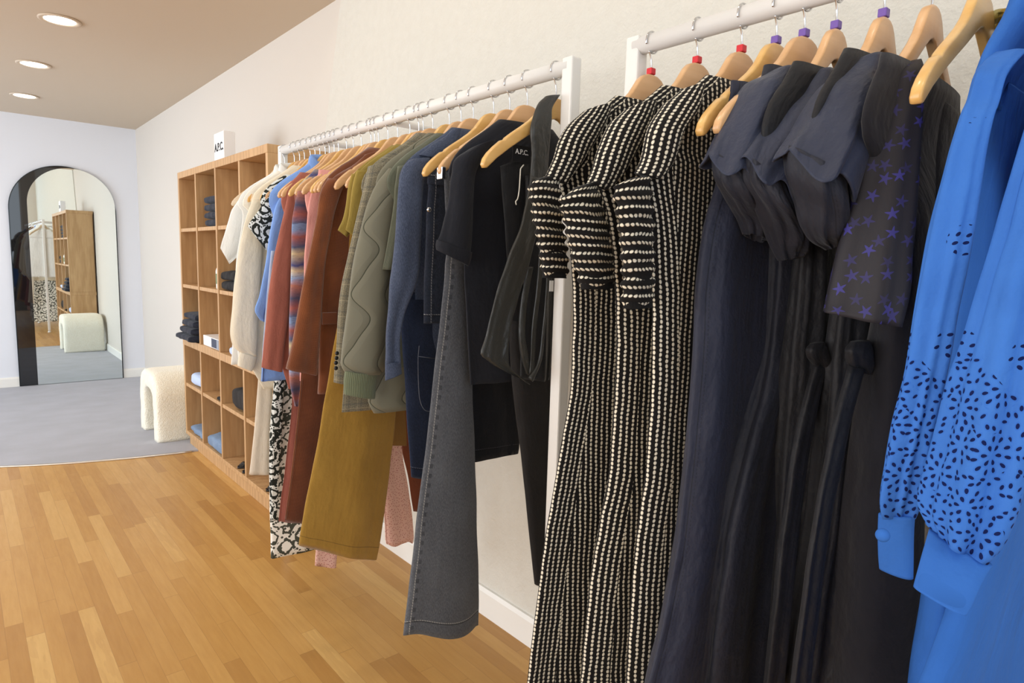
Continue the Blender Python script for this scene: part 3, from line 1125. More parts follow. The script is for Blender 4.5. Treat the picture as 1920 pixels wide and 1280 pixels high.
# ------------------------------------------------------------------ oak cubby shelf
SX0, SX1 = 1.12, 1.418
cols = [3.075, 3.465, 3.868, 4.262, 4.648]       # stile centres
Zs = [.10, .425, .715, 1.085, 1.445, 1.795]
cub = thing('cubby_shelf', 'tall open oak cubby shelf with a grid of square compartments against the right wall', 'shelf', (1.27, 3.86, 0))
sth = .011
box('plinth', SX0 + .02, SX1, cols[0] - .005, cols[-1] + .0, 0, .088, M['oak'], cub, .002)
box('back_panel', SX1 - .010, SX1, cols[0], cols[-1], .09, 1.80, M['oak_back'], cub)
box('top_board', SX0 - .001, SX1, cols[0] - .012, cols[-1] + .012, 1.772, 1.812, M['oak'], cub, .002)
box('bottom_board', SX0 - .001, SX1, cols[0] - .012, cols[-1] + .012, .080, .106, M['oak'], cub, .002)
box('middle_board', SX0 - .002, SX1, cols[0] - .012, cols[-1] + .012, .692, .738, M['oak'], cub, .002)
for i, y in enumerate(cols):
    nm = 'side_panel' if i in (0, 4) else 'divider'
    w = .014 if i in (0, 4) else sth
    for z0, z1 in ((.106, .692), (.738, 1.772)):
        box(nm, SX0, SX1 - .010, y - w, y + w, z0, z1, M['oak'], cub, .0015)
for j in range(4):
    y0, y1 = cols[j] + .0145, cols[j + 1] - .0145
    for z in (.425, 1.085, 1.445):
        box('shelf_board', SX0 + .004, SX1 - .010, y0, y1, z - .012, z + .010, M['oak'], cub, .0015)

sg = thing('sign_block', 'small white block sign lettered A.P.C. standing on top of the oak shelf', 'sign', (1.17, 3.8, 1.812))
pA, pB = onX(402, 290, 1.14), onX(420, 284, 1.14)
ya, yb = max(pA[1], pB[1]), min(pA[1], pB[1])
box('block', 1.14, 1.20, yb, ya, 1.8125, 1.965, M['paper'], sg, .002)
rot = Matrix(((0, 0, -1), (-1, 0, 0), (0, 1, 0)))      # text x -> -Y, y -> Z, normal -> -X
text_mesh('lettering', 'A.P.C.', .060, M['ink'], sg, (1.1392, (ya + yb) / 2, 1.885), rot, bold=.0012)


# things in the compartments
def folded(name, label, cat, yc, zc, w, d, h, mat, group=None, x0=SX0 + .01, seed=0, over=0.0):
    """a folded garment: rounded slab with a front fold edge"""
    bm = bmesh.new()
    nu, nv = 26, 30
    rg = []
    for i in range(nu):
        y = -w / 2 + w * i / (nu - 1)
        e = 1 - .10 * abs(2 * i / (nu - 1) - 1) ** 6
        ring = []
        for j in range(nv):
            a = 2 * PI * j / nv
            c_, s_ = math.cos(a), math.sin(a)
            X = math.copysign(abs(c_) ** (2 / 5.), c_) * d / 2
            Z = math.copysign(abs(s_) ** (2 / 4.2), s_) * h / 2 * e
            p = Vector((x0 - over + d / 2 + X, yc + y, zc + h / 2 + Z))
            nz = noise.noise_vector(p * 16 + Vector((seed * 2.7, 0, 0)))
            p += Vector((nz.x * .008, nz.y * .006, nz.z * h * .10))
            p.z = max(p.z, zc + .001)
            ring.append(bm.verts.new(p))
        rg.append(ring)
    for a, b in zip(rg, rg[1:]):
        for j in range(nv):
            bm.faces.new((a[j], a[(j + 1) % nv], b[(j + 1) % nv], b[j]))
    bm.faces.new(rg[0])
    bm.faces.new(rg[-1])
    bmesh.ops.recalc_face_normals(bm, faces=bm.faces)
    uvl = bm.loops.layers.uv.new('UVMap')
    for f in bm.faces:
        for lp in f.loops:
            lp[uvl].uv = (lp.vert.co.y, lp.vert.co.x + lp.vert.co.z)
    o = obj(name, bm, mat)
    return tag(o, label, cat, group)


PL = ['lowest', 'second from the bottom', 'third from the bottom', 'topmost']
yc1, yc2, yc3, yc4 = [(cols[i] + cols[i + 1]) / 2 for i in (3, 2, 1, 0)]
z = 1.4555
for i in range(4):
    folded('folded_jeans', 'folded navy denim, %s of the stack in the top shelf row' % PL[i], 'folded clothes', yc2 - .055 + .006 * (i % 2), z, .225, .24, .044, M['denim_dark'], 'folded navy denim in the top row', seed=i)
    z += .0445
z = 1.0955
for i in range(2):
    folded('folded_sweater', 'black folded sweater, %s of two beside the white bottle compartment' % ('lower' if i == 0 else 'upper'), 'folded clothes', yc3 + .05, z, .24, .24, .056, M['black'], 'black folded sweaters', seed=10 + i)
    z += .0565
z = .7385
for i in range(4):
    folded('folded_jeans', 'folded dark denim, %s of the stack jutting from the far column' % PL[i], 'folded clothes', yc1 + .01 - .012 * i, z, .30 - .02 * i, .26, .045, M['denim_dark'], 'folded dark denim in the far column', seed=20 + i, over=.06 - .012 * i)
    z += .0455
folded('folded_shirt', 'pale folded shirt rolled in the far column below the middle board', 'folded clothes', yc1 - .03, .4355, .2, .22, .085, M['blue_pale'], seed=31)
folded('folded_sweater', 'dark grey folded sweater in the compartment just left of the cream trousers', 'folded clothes', yc3 - .07, .4355, .2, .24, .13, M['charcoal'], seed=33)
folded('folded_jeans', 'faded blue folded denim in the bottom compartment of the far column', 'folded clothes', yc1 - .02, .1065, .28, .24, .05, M['denim_light'], seed=34)
folded('folded_jeans', 'faded blue folded denim in the bottom compartment of the second column', 'folded clothes', yc2 - .04, .1065, .27, .25, .085, M['denim_light'], seed=35, over=.005)
folded('folded_shirt', 'pale grey folded shirt on the middle board behind the cream overshirt', 'folded clothes', yc3 - .05, .7385, .22, .22, .05, M['blue_pale'], seed=36)
folded('small_pouch', 'small black pouch on the shelf board below the white box', 'pouch', yc2 - .13, .4355, .07, .09, .022, M['black'], seed=38)

bt = thing('bottle', 'white plastic bottle with a green label in the second column of the oak shelf', 'bottle', (1.18, yc2 - .105, 1.0955))
by, bx = yc2 - .105, 1.18


def lathe(name, prof, x, y, mat, parent, n=28):
    bm = bmesh.new()
    rg = [[bm.verts.new((x + r * math.cos(2 * PI * j / n), y + r * math.sin(2 * PI * j / n), z)) for j in range(n)] for r, z in prof]
    for a, b in zip(rg, rg[1:]):
        for j in range(n):
            bm.faces.new((a[j], a[(j + 1) % n], b[(j + 1) % n], b[j]))
    bm.faces.new(rg[0])
    bm.faces.new(rg[-1])
    bmesh.ops.recalc_face_normals(bm, faces=bm.faces)
    return obj(name, bm, mat, parent)


zb = 1.0955
lathe('flask', [(.038, zb), (.041, zb + .005), (.041, zb + .105), (.036, zb + .122), (.016, zb + .134), (.016, zb + .142)], bx, by, M['bottle'], bt)
lathe('label_wrap', [(.0415, zb + .03), (.0418, zb + .031), (.0418, zb + .088), (.0415, zb + .089)], bx, by, M['bottle_label'], bt)
lathe('cap', [(.019, zb + .1425), (.02, zb + .144), (.02, zb + .160), (.015, zb + .163)], bx, by, M['black_plastic'], bt)

bxx = thing('display_box', 'flat white box with a blue picture, on the middle board of the oak shelf', 'box', (1.19, yc2 - .01, .7385))
box('carton', 1.132, 1.30, yc2 - .15, yc2 + .165, .7388, .800, M['paper'], bxx, .002)
box('picture', 1.1305, 1.1318, yc2 - .10, yc2 - .005, .744, .796, M['denim_blue'], bxx)
box('grey_label', 1.1305, 1.1318, yc2 - .148, yc2 - .104, .742, .798, plain('grey_print', lin(150, 158, 172), .6), bxx)


def shoe(name, label, x, y, z, mat, rot, sc=1.0, group=None):
    t = thing(name, label, 'shoe', (x, y, z), group)
    L_, W_, H_ = .25 * sc, .085 * sc, .09 * sc
    bm = bmesh.new()
    rg = []
    n_, m_ = 26, 24
    for i in range(n_):
        s = i / (n_ - 1)
        hw = W_ / 2 * (.55 + .45 * math.sin(PI * min(1, s * 1.15 + .12))) * (1 - .5 * max(0, s - .9) * 10)
        ht = .035 * sc + (H_ - .035 * sc) * max(0, 1 - max(0, s - .35) / .4) ** 1.4 if s > .35 else H_
        ht *= (1 - .7 * max(0, s - .88) / .12)
        ring = []
        for j in range(m_):
            a = 2 * PI * j / m_
            yy = math.cos(a) * hw
            zz = ht / 2 + math.sin(a) * ht / 2
            if zz < .012:
                zz = .012
            v = Matrix.Rotation(rot, 3, 'Z') @ Vector((L_ / 2 - s * L_, yy, 0))
            ring.append(bm.verts.new((x + v.x, y + v.y, z + zz)))
        rg.append(ring)
    for a, b in zip(rg, rg[1:]):
        for j in range(m_):
            bm.faces.new((a[j], a[(j + 1) % m_], b[(j + 1) % m_], b[j]))
    bm.faces.new(rg[0])
    bm.faces.new(rg[-1])
    bmesh.ops.recalc_face_normals(bm, faces=bm.faces)
    obj('upper', bm, mat, t)
    bm = bmesh.new()
    top, bot = [], []
    for i in range(40):
        a = 2 * PI * i / 40
        s = .5 + .5 * math.cos(a)
        hw = W_ / 2 * 1.02 * (.6 + .4 * math.sin(PI * min(1, s * 1.1)))
        v = Matrix.Rotation(rot, 3, 'Z') @ Vector((L_ / 2 * 1.01 * math.cos(a), hw * math.sin(a), 0))
        top.append(bm.verts.new((x + v.x, y + v.y, z + .0125)))
        bot.append(bm.verts.new((x + v.x, y + v.y, z + .0005)))
    for i in range(40):
        bm.faces.new((top[i], top[(i + 1) % 40], bot[(i + 1) % 40], bot[i]))
    bm.faces.new(top)
    bm.faces.new(bot)
    bmesh.ops.recalc_face_normals(bm, faces=bm.faces)
    obj('sole', bm, M['black_plastic'], t)
    return t


BLK = plain('black_shoe_leather', lin(20, 20, 22), .3)
shoe('shoe', 'black shoe left of its pair, in the bottom compartment beside the ecru trousers', 1.255, yc3 - .040, .1062, BLK, PI * .0, group='black shoes in the oak shelf')
shoe('shoe', 'black shoe right of its pair, in the bottom compartment beside the ecru trousers', 1.250, yc3 - .136, .1062, BLK, PI * .0, group='black shoes in the oak shelf')
shoe('boot', 'black rounded shoe in the bottom compartment right of the ecru trousers', 1.252, yc4 - .09, .1062, BLK, 0, 1.0)

# ------------------------------------------------------------------ clothes rails


def rail(label, y0, y1, brackets, far_post, near_post):
    t = thing('clothes_rail', label, 'clothes rail', (RB, (y0 + y1) / 2, 0))
    bm = tube_mesh(bmesh.new(), [(RB, y0, RZ), (RB, y1, RZ)], .0172, 24)
    obj('rail_tube', bm, M['white_metal'], t)
    for y, on in ((y1, far_post), (y0, near_post)):
        if on:
            box('post', RB - .0155, RB + .0155, y - .0155, y + .0155, .028, RZ + .0175, M['white_metal'], t, .004)
            lathe('foot', [(.012, .0), (.021, .003), (.022, .014), (.014, .022), (.01, .0285)], RB, y, M['white_plastic'], t)
    for y in brackets:
        bm = tube_mesh(bmesh.new(), [(RB + .012, y, RZ - .006), (XW - .020, y, RZ - .006)], .0105, 14)
        obj('wall_bracket', bm, M['white_metal'], t)
        bm = tube_mesh(bmesh.new(), [(XW - .020, y, RZ - .006), (XW - .0135, y, RZ - .006)], .03, 20)
        obj('wall_plate', bm, M['white_metal'], t)
    return t


rail('white steel clothes rail holding the mixed coloured clothes, beside the oak shelf', 1.030, 2.672, [1.815, 2.33], True, True)
rail('white steel clothes rail holding the striped, navy and blue dresses', -.55, .852, [-.2], True, True)

# ------------------------------------------------------------------ hangers
half = [(0, 0), (.014, -.0012), (.027, -.006), (.038, -.015), (.048, -.028), (.060, -.043), (.078, -.059), (.102, -.076), (.128, -.093), (.146, -.106), (.150, -.1115), (.155, -.1125),
        (.160, -.1145), (.178, -.129), (.193, -.143), (.203, -.156), (.207, -.168), (.203, -.175), (.195, -.174),
        (.170, -.152), (.135, -.127), (.100, -.104), (.065, -.082), (.032, -.060), (.012, -.048), (0, -.045)]
bm = bmesh.new()
cont = half + [(-x, z) for x, z in reversed(half[1:-1])]
TK = .0068


def curve_y(x):
    return -.001 * (abs(x) / .207) ** 2


fr = [bm.verts.new((x, -TK + curve_y(x), z)) for x, z in cont]
bk = [bm.verts.new((x, TK + curve_y(x), z)) for x, z in cont]
nc = len(cont)
# face strips between upper and lower contour
nh = len(half)
up = half[:19]
lo_i = list(range(nh - 1, 17, -1))
for vv, flip in ((fr, False), (bk, True)):
    f = bm.faces.new(vv if not flip else list(reversed(vv)))
sidef = []
for i in range(nc):
    sidef.append(bm.faces.new((fr[i], bk[i], bk[(i + 1) % nc], fr[(i + 1) % nc])))
bmesh.ops.recalc_face_normals(bm, faces=bm.faces)
ed = [e for e in bm.edges if (e.verts[0] in fr and e.verts[1] in fr) or (e.verts[0] in bk and e.verts[1] in bk)]
bmesh.ops.bevel(bm, geom=ed, offset=.0036, segments=3, affect='EDGES', profile=.5)
bmesh.ops.triangulate(bm, faces=[f for f in bm.faces if len(f.verts) > 4])
ME_BAR = bpy.data.meshes.new('hanger_arms')
bm.to_mesh(ME_BAR)
bm.free()
for p in ME_BAR.polygons:
    p.use_smooth = True
hk = [(0, 0, -.012), (0, 0, .012), (0, 0, .020)]
cz = RZ - 1.667
rad_h = .0196
hk += [(rad_h * math.sin(a), 0, cz + rad_h * math.cos(a)) for a in np.linspace(math.radians(208), math.radians(-110), 34)]
hk[2] = (-.0005, 0, .024)
tipv = hk[-1]
bm = tube_mesh(bmesh.new(), catmull(hk, 70), .0016, 8)
ME_HOOK = bpy.data.meshes.new('hook')
bm.to_mesh(ME_HOOK)
bm.free()
for p in ME_HOOK.polygons:
    p.use_smooth = True
ME_MARK = bpy.data.meshes.new('size_marker')
bm = box_bm(-.007, .007, -.0062, .0062, .0004, .0125, .0015)
bm.to_mesh(ME_MARK)
bm.free()


def hanger(y, label, mat=None, marker=None, rz=0.0, group='wooden hangers on the clothes rails', size=1.0):
    t = thing('wooden_hanger', label, 'hanger', (RB, y, 1.667), group)
    t.rotation_euler[2] = rz
    for nm, me, mt in (('hanger_arms', ME_BAR, mat or M['hanger']), ('hook', ME_HOOK, M['chrome'])) + ((('size_marker', ME_MARK, marker),) if marker else ()):
        o = bpy.data.objects.new(nm, me)
        COL.objects.link(o)
        if not me.materials:
            me.materials.append(mt)
        o.material_slots[0].link = 'OBJECT'
        o.material_slots[0].material = mt
        o.parent = t
        if nm == 'hanger_arms':
            o.scale = (size, 1, 1)
    return t


def hy(px, py):
    """distance along the rail of the hook seen at this pixel"""
    return float(onX(px, py, RB)[1])


# hooks on the long rail, near to far
HK = [(1043, 167), (989, 182), (956, 193), (926, 198), (888, 207), (865, 213), (843, 220), (812, 227), (794, 233), (786, 235), (769, 241), (746, 247), (728, 252), (710, 256), (703, 258), (697, 259),
      (678, 263), (663, 268), (650, 270), (635, 277), (627, 276), (618, 277), (610, 282), (600, 284), (591, 286), (582, 287), (571, 291), (562, 293), (552, 294), (543, 297)]
HY = [hy(*q) for q in HK]
for i in range(1, len(HY)):
    HY[i] = max(HY[i], HY[i - 1] + .024)
HY[-1] += .05
(yCOAT, yPOLO, yGJ, ySKIRT, yDJ, yTEE, yQUILT, yTWEED, yT2, yT1, yBACK1, yMUS, yCORD, yB2, yB5, yCORDT, yPINK, yKNIT, yTERT, yTER, yB3, yBLUE, yB4, yPRINT, yPSK, yCRM, yCRT, yW3, yW2, yW1) = HY
HL = ['black leather coat', 'black navy polo shirt', 'washed charcoal wide leg jeans', 'rinsed dark denim skirt', 'blue denim jacket', 'sage green tee', 'olive quilted jacket', 'grey check tweed jacket',
      'right mustard tee', 'left mustard tee', 'grey pinstripe blouse', 'mustard wide leg trousers', 'brown corduroy jacket', 'bronze skirt', 'pink speckled wide leg trousers', 'brown corduroy trousers', 'pink shirt',
      'striped multicolour knit', 'dusty red trousers', 'terracotta shirt', 'rust trousers', 'pale blue shirt', 'ochre trousers', 'black and white print blouse', 'black and white print skirt',
      'cream overshirt', 'ecru trousers', 'off white blouse', 'second white shirt', 'farthest white shirt']
for i, y in enumerate(HY):
    hanger(y, 'beech wooden hanger holding the %s on the long rail' % HL[i] if i < 29 else 'pale wooden hanger with the white shirt at the far end of the long rail',
           M['hanger_pale'] if i == 29 else (M['hanger'] if i % 3 else M['hanger_gold']), rz=(-.45 if i == 29 else random.uniform(-.01, .01)))

# hooks on the near rail
H2 = [(1222, 112, 'red_plastic', 'leftmost of the three striped knot dresses'), (1308, 98, 'red_plastic', 'middle striped knot dress'), (1392, 68, 'red_plastic', 'striped knot dress beside the navy dresses'),
      (1457, 54, 'purple_plastic', 'dark navy slip dress'), (1510, 37, 'purple_plastic', 'first navy puff sleeve dress'), (1570, 20, 'purple_plastic', 'second navy puff sleeve dress'),
      (1660, -5, 'purple_plastic', 'third navy puff sleeve dress'), (1752, -36, None, 'star print dress'), (1848, -70, None, 'green and gold scarf'), (1955, -100, None, 'left cobalt blue dress'), (2090, -140, None, 'right cobalt blue dress')]
Y2 = [hy(a, b) for a, b, _, _ in H2]
for (a, b, mk, lab), y in zip(H2, Y2):
    hanger(y, 'wooden hanger holding the %s%s' % (lab, ', with a %s size marker' % mk.split('_')[0] if mk else ' on the near rail'), M['hanger_gold'] if 'scarf' in lab or 'slip' in lab else M['hanger'], M[mk] if mk else None, (-.09 if 'first navy puff' in lab else random.uniform(-.01, .01)), size=.76 if ('puff' in lab and 'first' not in lab) or 'star' in lab or 'blue' in lab else 1.0)
yS1, yS2, yS3, ySLIP, yN1, yN2, yN3, ySTAR, ySCARF, yBL1, yBL2 = Y2


def garment(name, label, cat, y, group=None):
    return thing(name, label, cat, (RB, y, 1.5), group)


TOPS = 'tops on the long rail'
#GARMENTS

# ================================================================== clothes on the long rail, far to near
# --- white shirts
g = garment('short_sleeve_shirt', 'farthest white short sleeve shirt, its wide sleeve pointing at the oak shelf', 'shirt', yW1)
body('shirt_body', [(400, 449), (480, 446), ('z', .86, .23)], yW1, M['white'], g, t=(.014, .018), neck=.09, smax=.84, drop=.022, seed=1, n=40)
tube('sleeve', [(446, 376, 470, 372), (434, 395, 467, 400), (427, 418, 462, 436), (419, 444, 450, 474), (413, 465, 431, 495)], yW1 - .004, M['white'], g, ratio=.35, folds=(.001, .004), seed=2, n=30)
g = garment('short_sleeve_shirt', 'second white shirt from the far end, with a pointed white collar', 'shirt', yW2)
body('shirt_body', [(400, 455), (480, 444), (540, 442), ('z', .90, .23)], yW2, M['white'], g, t=(.014, .018), neck=.07, seed=3, n=40)


def collar(parent, y, mat, w=.075, z0=1.615, h=.045, t=.02, spread=.045):
    """folded shirt collar standing round the hanger neck, points falling to the aisle and the wall"""
    bm = bmesh.new()
    n_ = 36
    prof = [(.0, .0), (.003, h * .75), (-.001, h), (-.006, h * .8), (-.014, -.004), (-.012, -.012)]
    rg = []
    for dr, dz in prof:
        ring = []
        for j in range(n_):
            a = 2 * PI * j / n_
            fr_ = max(0, -math.sin(a)) ** 3          # front opens towards the near side
            rx, ry = w + -dr, t - dr
            ring.append(bm.verts.new((RB + rx * math.cos(a), y + ry * math.sin(a) * 1.0, z0 + dz - fr_ * .05 * (1 if dr >= 0 else 1.5) - .12 * abs(math.cos(a)) ** 2 * w)))
        rg.append(ring)
    for a, b in zip(rg, rg[1:]):
        for j in range(n_):
            bm.faces.new((a[j], a[(j + 1) % n_], b[(j + 1) % n_], b[j]))
    bmesh.ops.recalc_face_normals(bm, faces=bm.faces)
    uvl = bm.loops.layers.uv.new('UVMap')
    for f in bm.faces:
        for lp in f.loops:
            lp[uvl].uv = (lp.vert.co.x, lp.vert.co.z)
    return obj('collar', bm, mat, parent)


collar(g, yW2, M['white'], t=.016)
g = garment('blouse', 'off white blouse with a long cream neck tie hanging over the cream overshirt', 'blouse', yW3)
body('blouse_body', [(400, 466), (480, 449), (540, 447), ('z', .92, .22)], yW3, M['offwhite'], g, t=(.014, .018), neck=.08, seed=4, n=40)
collar(g, yW3, M['white'], t=.016)
tube('neck_tie', [(484, 385, 494, 385), (476, 410, 488, 410), (468, 440, 480, 442), (458, 467, 465, 470)], yW3 - .024, M['cream'], g, ratio=.3, folds=(0, .001), seed=5, n=24, crumple=.0005, lip=.003)

# --- ecru trousers and cream overshirt
g = garment('trousers', 'ecru canvas trousers hanging straight down in front of the oak shelf', 'trousers', yCRT)
tube('leg', [(492, 560, 522, 560), (488, 640, 518, 640), (484, 701, 513, 705), (477, 795, 508, 797), (472, 850, 505, 850), (467, 889, 505, 889)], yCRT, M['ecru'], g, ratio=.3, folds=(.001, .003), seed=6)
tube('waistband', [(500, 372, 535, 372), (498, 400, 530, 400), (492, 566, 523, 566)], yCRT, M['ecru'], g, ratio=.25, folds=(.001, .001), seed=7)
g = garment('overshirt', 'cream long sleeve overshirt with a buttoned cuff reaching the middle board', 'shirt', yCRM)
body('shirt_body', [(420, 470), (520, 462), (640, 456), ('z', .80, .19)], yCRM, M['cream'], g, t=(.012, .016), neck=.07, seed=8, n=44)
sl = tube('sleeve', [(474, 374, 496, 374), (464, 400, 494, 400), (448, 470, 492, 470), (440, 520, 490, 520), (435, 580, 486, 580), (431, 626, 484, 628), (437, 650, 482, 655), (450, 661, 482, 669)], yCRM - .012, M['cream'], g, ratio=.32, folds=(.001, .004), seed=9, lip=0)
tube('cuff', [(450, 659, 482, 669), (447, 670, 479, 682), (445, 685, 473, 696)], yCRM - .012, M['cream'], g, ratio=.4, folds=(0, .001), seed=10, n=16, lip=.015, crumple=.0006)

# --- print blouse and print skirt
g = garment('print_skirt', 'long skirt in a light black and white print reaching near the floor', 'skirt', yPSK)
body('skirt_body', [(420, 530), (600, 518), (711, 514), (816, 506), (925, 507), (1033, 510)], yPSK, M['print_light'], g, t=(.012, .032), shoulders=False, seed=11, folds=(.002, .012), wmax=.22)
tube('front_panel', [(520, 650, 536, 650), (515, 711, 533, 711), (506, 816, 528, 816), (505, 880, 524, 880), (507, 975, 519, 975)], yPSK - .025, M['print_bold'], g, ratio=.5, folds=(.001, .004), seed=12)
g = garment('print_blouse', 'short sleeve blouse in a bold black and white print', 'blouse', yPRINT)
body('blouse_body', [(420, 500), (560, 507), ('z', .98, .2)], yPRINT, M['print_bold'], g, t=(.012, .016), neck=.13, seed=13, n=40)
tube('sleeve', [(507, 364, 534, 366), (494, 381, 532, 392), (480, 402, 526, 430), (464, 424, 500, 469)], yPRINT - .012, M['print_bold'], g, ratio=.3, folds=(.001, .003), seed=14, n=28, lip=.01)

# --- ochre trousers showing only far right by the wall
g = garment('trousers', 'ochre twill trousers whose wall side leg shows beside the charcoal jeans', 'trousers', yB4)
tube('leg', [(846, 560, 886, 560), (845, 700, 892, 700), (842, 870, 897, 870), (840, 940, 904, 935), (842, 985, 906, 960), (848, 990, 896, 975)], yB4, M['tan_bronze'], g, ratio=.2, folds=(.001, .004), seed=15)
tube('leg', [(560, 560, 600, 560), (556, 700, 600, 700), (556, 870, 600, 870)], yB4, M['tan_bronze'], g, ratio=.2, folds=(.001, .004), seed=15)
tube('waistband', [(580, 380, 690, 390), (572, 450, 760, 470), (560, 566, 884, 590)], yB4, M['tan_bronze'], g, ratio=.04, folds=(0, .001), seed=16)

# --- pale blue shirt
g = garment('shirt', 'pale blue long sleeve shirt with a lighter placket between print blouse and terracotta shirt', 'shirt', yBLUE)
body('shirt_body', [(430, 520), (560, 500), (640, 492), (707, 486)], yBLUE, M['blue_ox'], g, t=(.012, .018), neck=.07, seed=17, n=44)
tube('sleeve', [(531, 359, 550, 361), (516, 388, 544, 390), (508, 425, 534, 427), (496, 500, 518, 502), (485, 555, 503, 565), (477, 582, 497, 596), (487, 600, 496, 604)], yBLUE - .012, M['blue_ox'], g, ratio=.5, folds=(.001, .003), seed=18)
tube('placket', [(508, 470, 516, 470), (503, 520, 510, 520), (495, 610, 502, 610), (490, 688, 497, 690)], yBLUE - .020, M['blue_pale'], g, ratio=.5, folds=(0, .001), seed=19, n=24, lip=.004, crumple=.0006)
collar(g, yBLUE, M['blue_ox'], w=.07, z0=1.625, h=.04, t=.016)

# --- rust trousers (wall side, behind the indigo jeans)
g = garment('trousers', 'rust cotton trousers showing between the pink dress and the indigo jeans', 'trousers', yB3)
tube('leg', [(735, 560, 790, 560), (745, 760, 800, 760), (752, 832, 806, 832), (764, 890, 812, 890), (775, 958, 816, 956)], yB3, M['rust'], g, ratio=.2, folds=(.001, .003), seed=20)
tube('leg', [(560, 560, 600, 560), (556, 700, 600, 700), (556, 870, 600, 870)], yB3, M['rust'], g, ratio=.2, folds=(.001, .003), seed=21)
tube('waistband', [(590, 375, 700, 385), (580, 450, 750, 470), (560, 566, 788, 585)], yB3, M['rust'], g, ratio=.05, folds=(0, .001), seed=22)

# --- terracotta shirt
g = garment('shirt', 'terracotta long sleeve shirt right of the pale blue shirt', 'shirt', yTER)
body('shirt_body', [(430, 540), (560, 524), (640, 520), ('z', .84, .19)], yTER, M['terra'], g, t=(.012, .016), neck=.14, smax=.93, seed=23, n=44)
tube('sleeve', [(540, 361, 560, 363), (533, 396, 556, 398), (525, 433, 552, 433), (512, 492, 548, 492), (503, 560, 544, 558), (497, 617, 538, 615), (493, 655, 533, 652), (490, 688, 529, 697)], yTER - .014, M['terra'], g, ratio=.38, folds=(.001, .003), seed=24)

# --- striped knit
g = garment('knit_cardigan', 'multicolour horizontally striped knit between terracotta shirt and pink shirt', 'cardigan', yKNIT)
body('knit_body', [(430, 558), (560, 548), (700, 545), (752, 549)], yKNIT, M['knit'], g, t=(.012, .016), neck=.14, smax=.93, seed=25, n=44)
tube('sleeve', [(558, 358, 588, 360), (552, 385, 586, 386), (547, 417, 582, 417), (545, 500, 579, 500), (542, 600, 574, 600), (542, 700, 572, 700), (546, 735, 566, 735), (552, 757, 560, 757)], yKNIT - .012, M['knit'], g, ratio=.45, folds=(.001, .003), seed=26)

# --- dusty red trousers
g = garment('trousers', 'dusty red trousers, a narrow strip left of the brown corduroy trousers', 'trousers', yTERT)
tube('leg', [(552, 560, 590, 560), (548, 700, 585, 700), (546, 775, 580, 775), (535, 873, 570, 873), (522, 977, 560, 979)], yTERT, M['terra2'], g, ratio=.2, folds=(.001, .003), seed=27)
tube('waistband', [(572, 365, 610, 372), (565, 420, 605, 424), (551, 566, 591, 570)], yTERT, M['terra2'], g, ratio=.2, folds=(0, .001), seed=28)

# --- pink shirt
g = garment('shirt', 'pink long sleeve shirt, only its sleeve edge and cuff showing beside the corduroy jacket', 'shirt', yPINK)
body('shirt_body', [(430, 582), (560, 572), (640, 570), ('z', .86, .18)], yPINK, M['pink'], g, t=(.012, .014), neck=.15, smax=.88, seed=29, n=44)
tube('sleeve', [(586, 347, 606, 350), (579, 385, 604, 387), (574, 436, 602, 438), (571, 490, 600, 490), (568, 560, 596, 560), (566, 640, 592, 640), (562, 694, 584, 697)], yPINK - .012, M['pink'], g, ratio=.4, folds=(.001, .003), seed=30, lip=0)
tube('cuff', [(562, 693, 584, 696), (562, 704, 584, 706), (562, 714, 583, 716)], yPINK - .012, M['pink'], g, ratio=.5, folds=(0, .001), seed=31, n=12, lip=.01, crumple=.0005)

# --- brown corduroy trousers
g = garment('trousers', 'brown corduroy trousers under the corduroy jacket', 'trousers', yCORDT)
tube('leg', [(575, 600, 640, 600), (564, 709, 636, 709), (556, 795, 628, 795), (545, 892, 610, 892), (533, 977, 600, 980)], yCORDT - .005, M['cord_dark'], g, ratio=.18, folds=(.001, .003), seed=32)
tube('waistband', [(608, 366, 660, 372), (598, 430, 655, 434), (574, 606, 641, 610)], yCORDT - .005, M['cord_dark'], g, ratio=.15, folds=(0, .001), seed=33)
tube('side_seam', [(564, 712, 567, 712), (556, 795, 559, 795), (545, 892, 548, 892), (534, 972, 537, 972)], yCORDT - .013, M['cord'], g, ratio=.6, folds=(0, 0), seed=34, lip=.002, crumple=0, n=20)

# --- pink speckled trousers
g = garment('wide_trousers', 'pink speckled wide leg trousers showing below and right of the mustard trousers', 'trousers', yB5)
tube('leg', [(650, 560, 690, 562), (640, 700, 680, 702), (612, 880, 655, 882), (596, 990, 638, 992), (590, 1060, 631, 1063)], yB5, M['pink_dots'], g, ratio=.2, folds=(.001, .003), seed=35)
tube('leg', [(680, 560, 752, 562), (694, 700, 752, 702), (708, 840, 754, 842), (716, 915, 766, 917), (722, 1008, 776, 1004), (724, 1018, 774, 1014)], yB5, M['pink_dots'], g, ratio=.2, folds=(.002, .006), k=(3, 5), seed=36, hem=.01)
tube('waistband', [(640, 365, 690, 374), (648, 430, 740, 440), (650, 566, 753, 570)], yB5, M['pink_dots'], g, ratio=.06, folds=(0, .001), seed=34)

# --- bronze skirt
g = garment('skirt', 'bronze twill skirt, its wall side corner showing right of the mustard trousers', 'skirt', yB2)
tube('skirt_body', [(660, 420, 710, 430), (660, 560, 745, 570), (656, 700, 758, 706), (654, 790, 764, 800), (654, 828, 765, 836)], yB2, M['brown_olive'], g, ratio=.06, folds=(.0005, .002), seed=43)

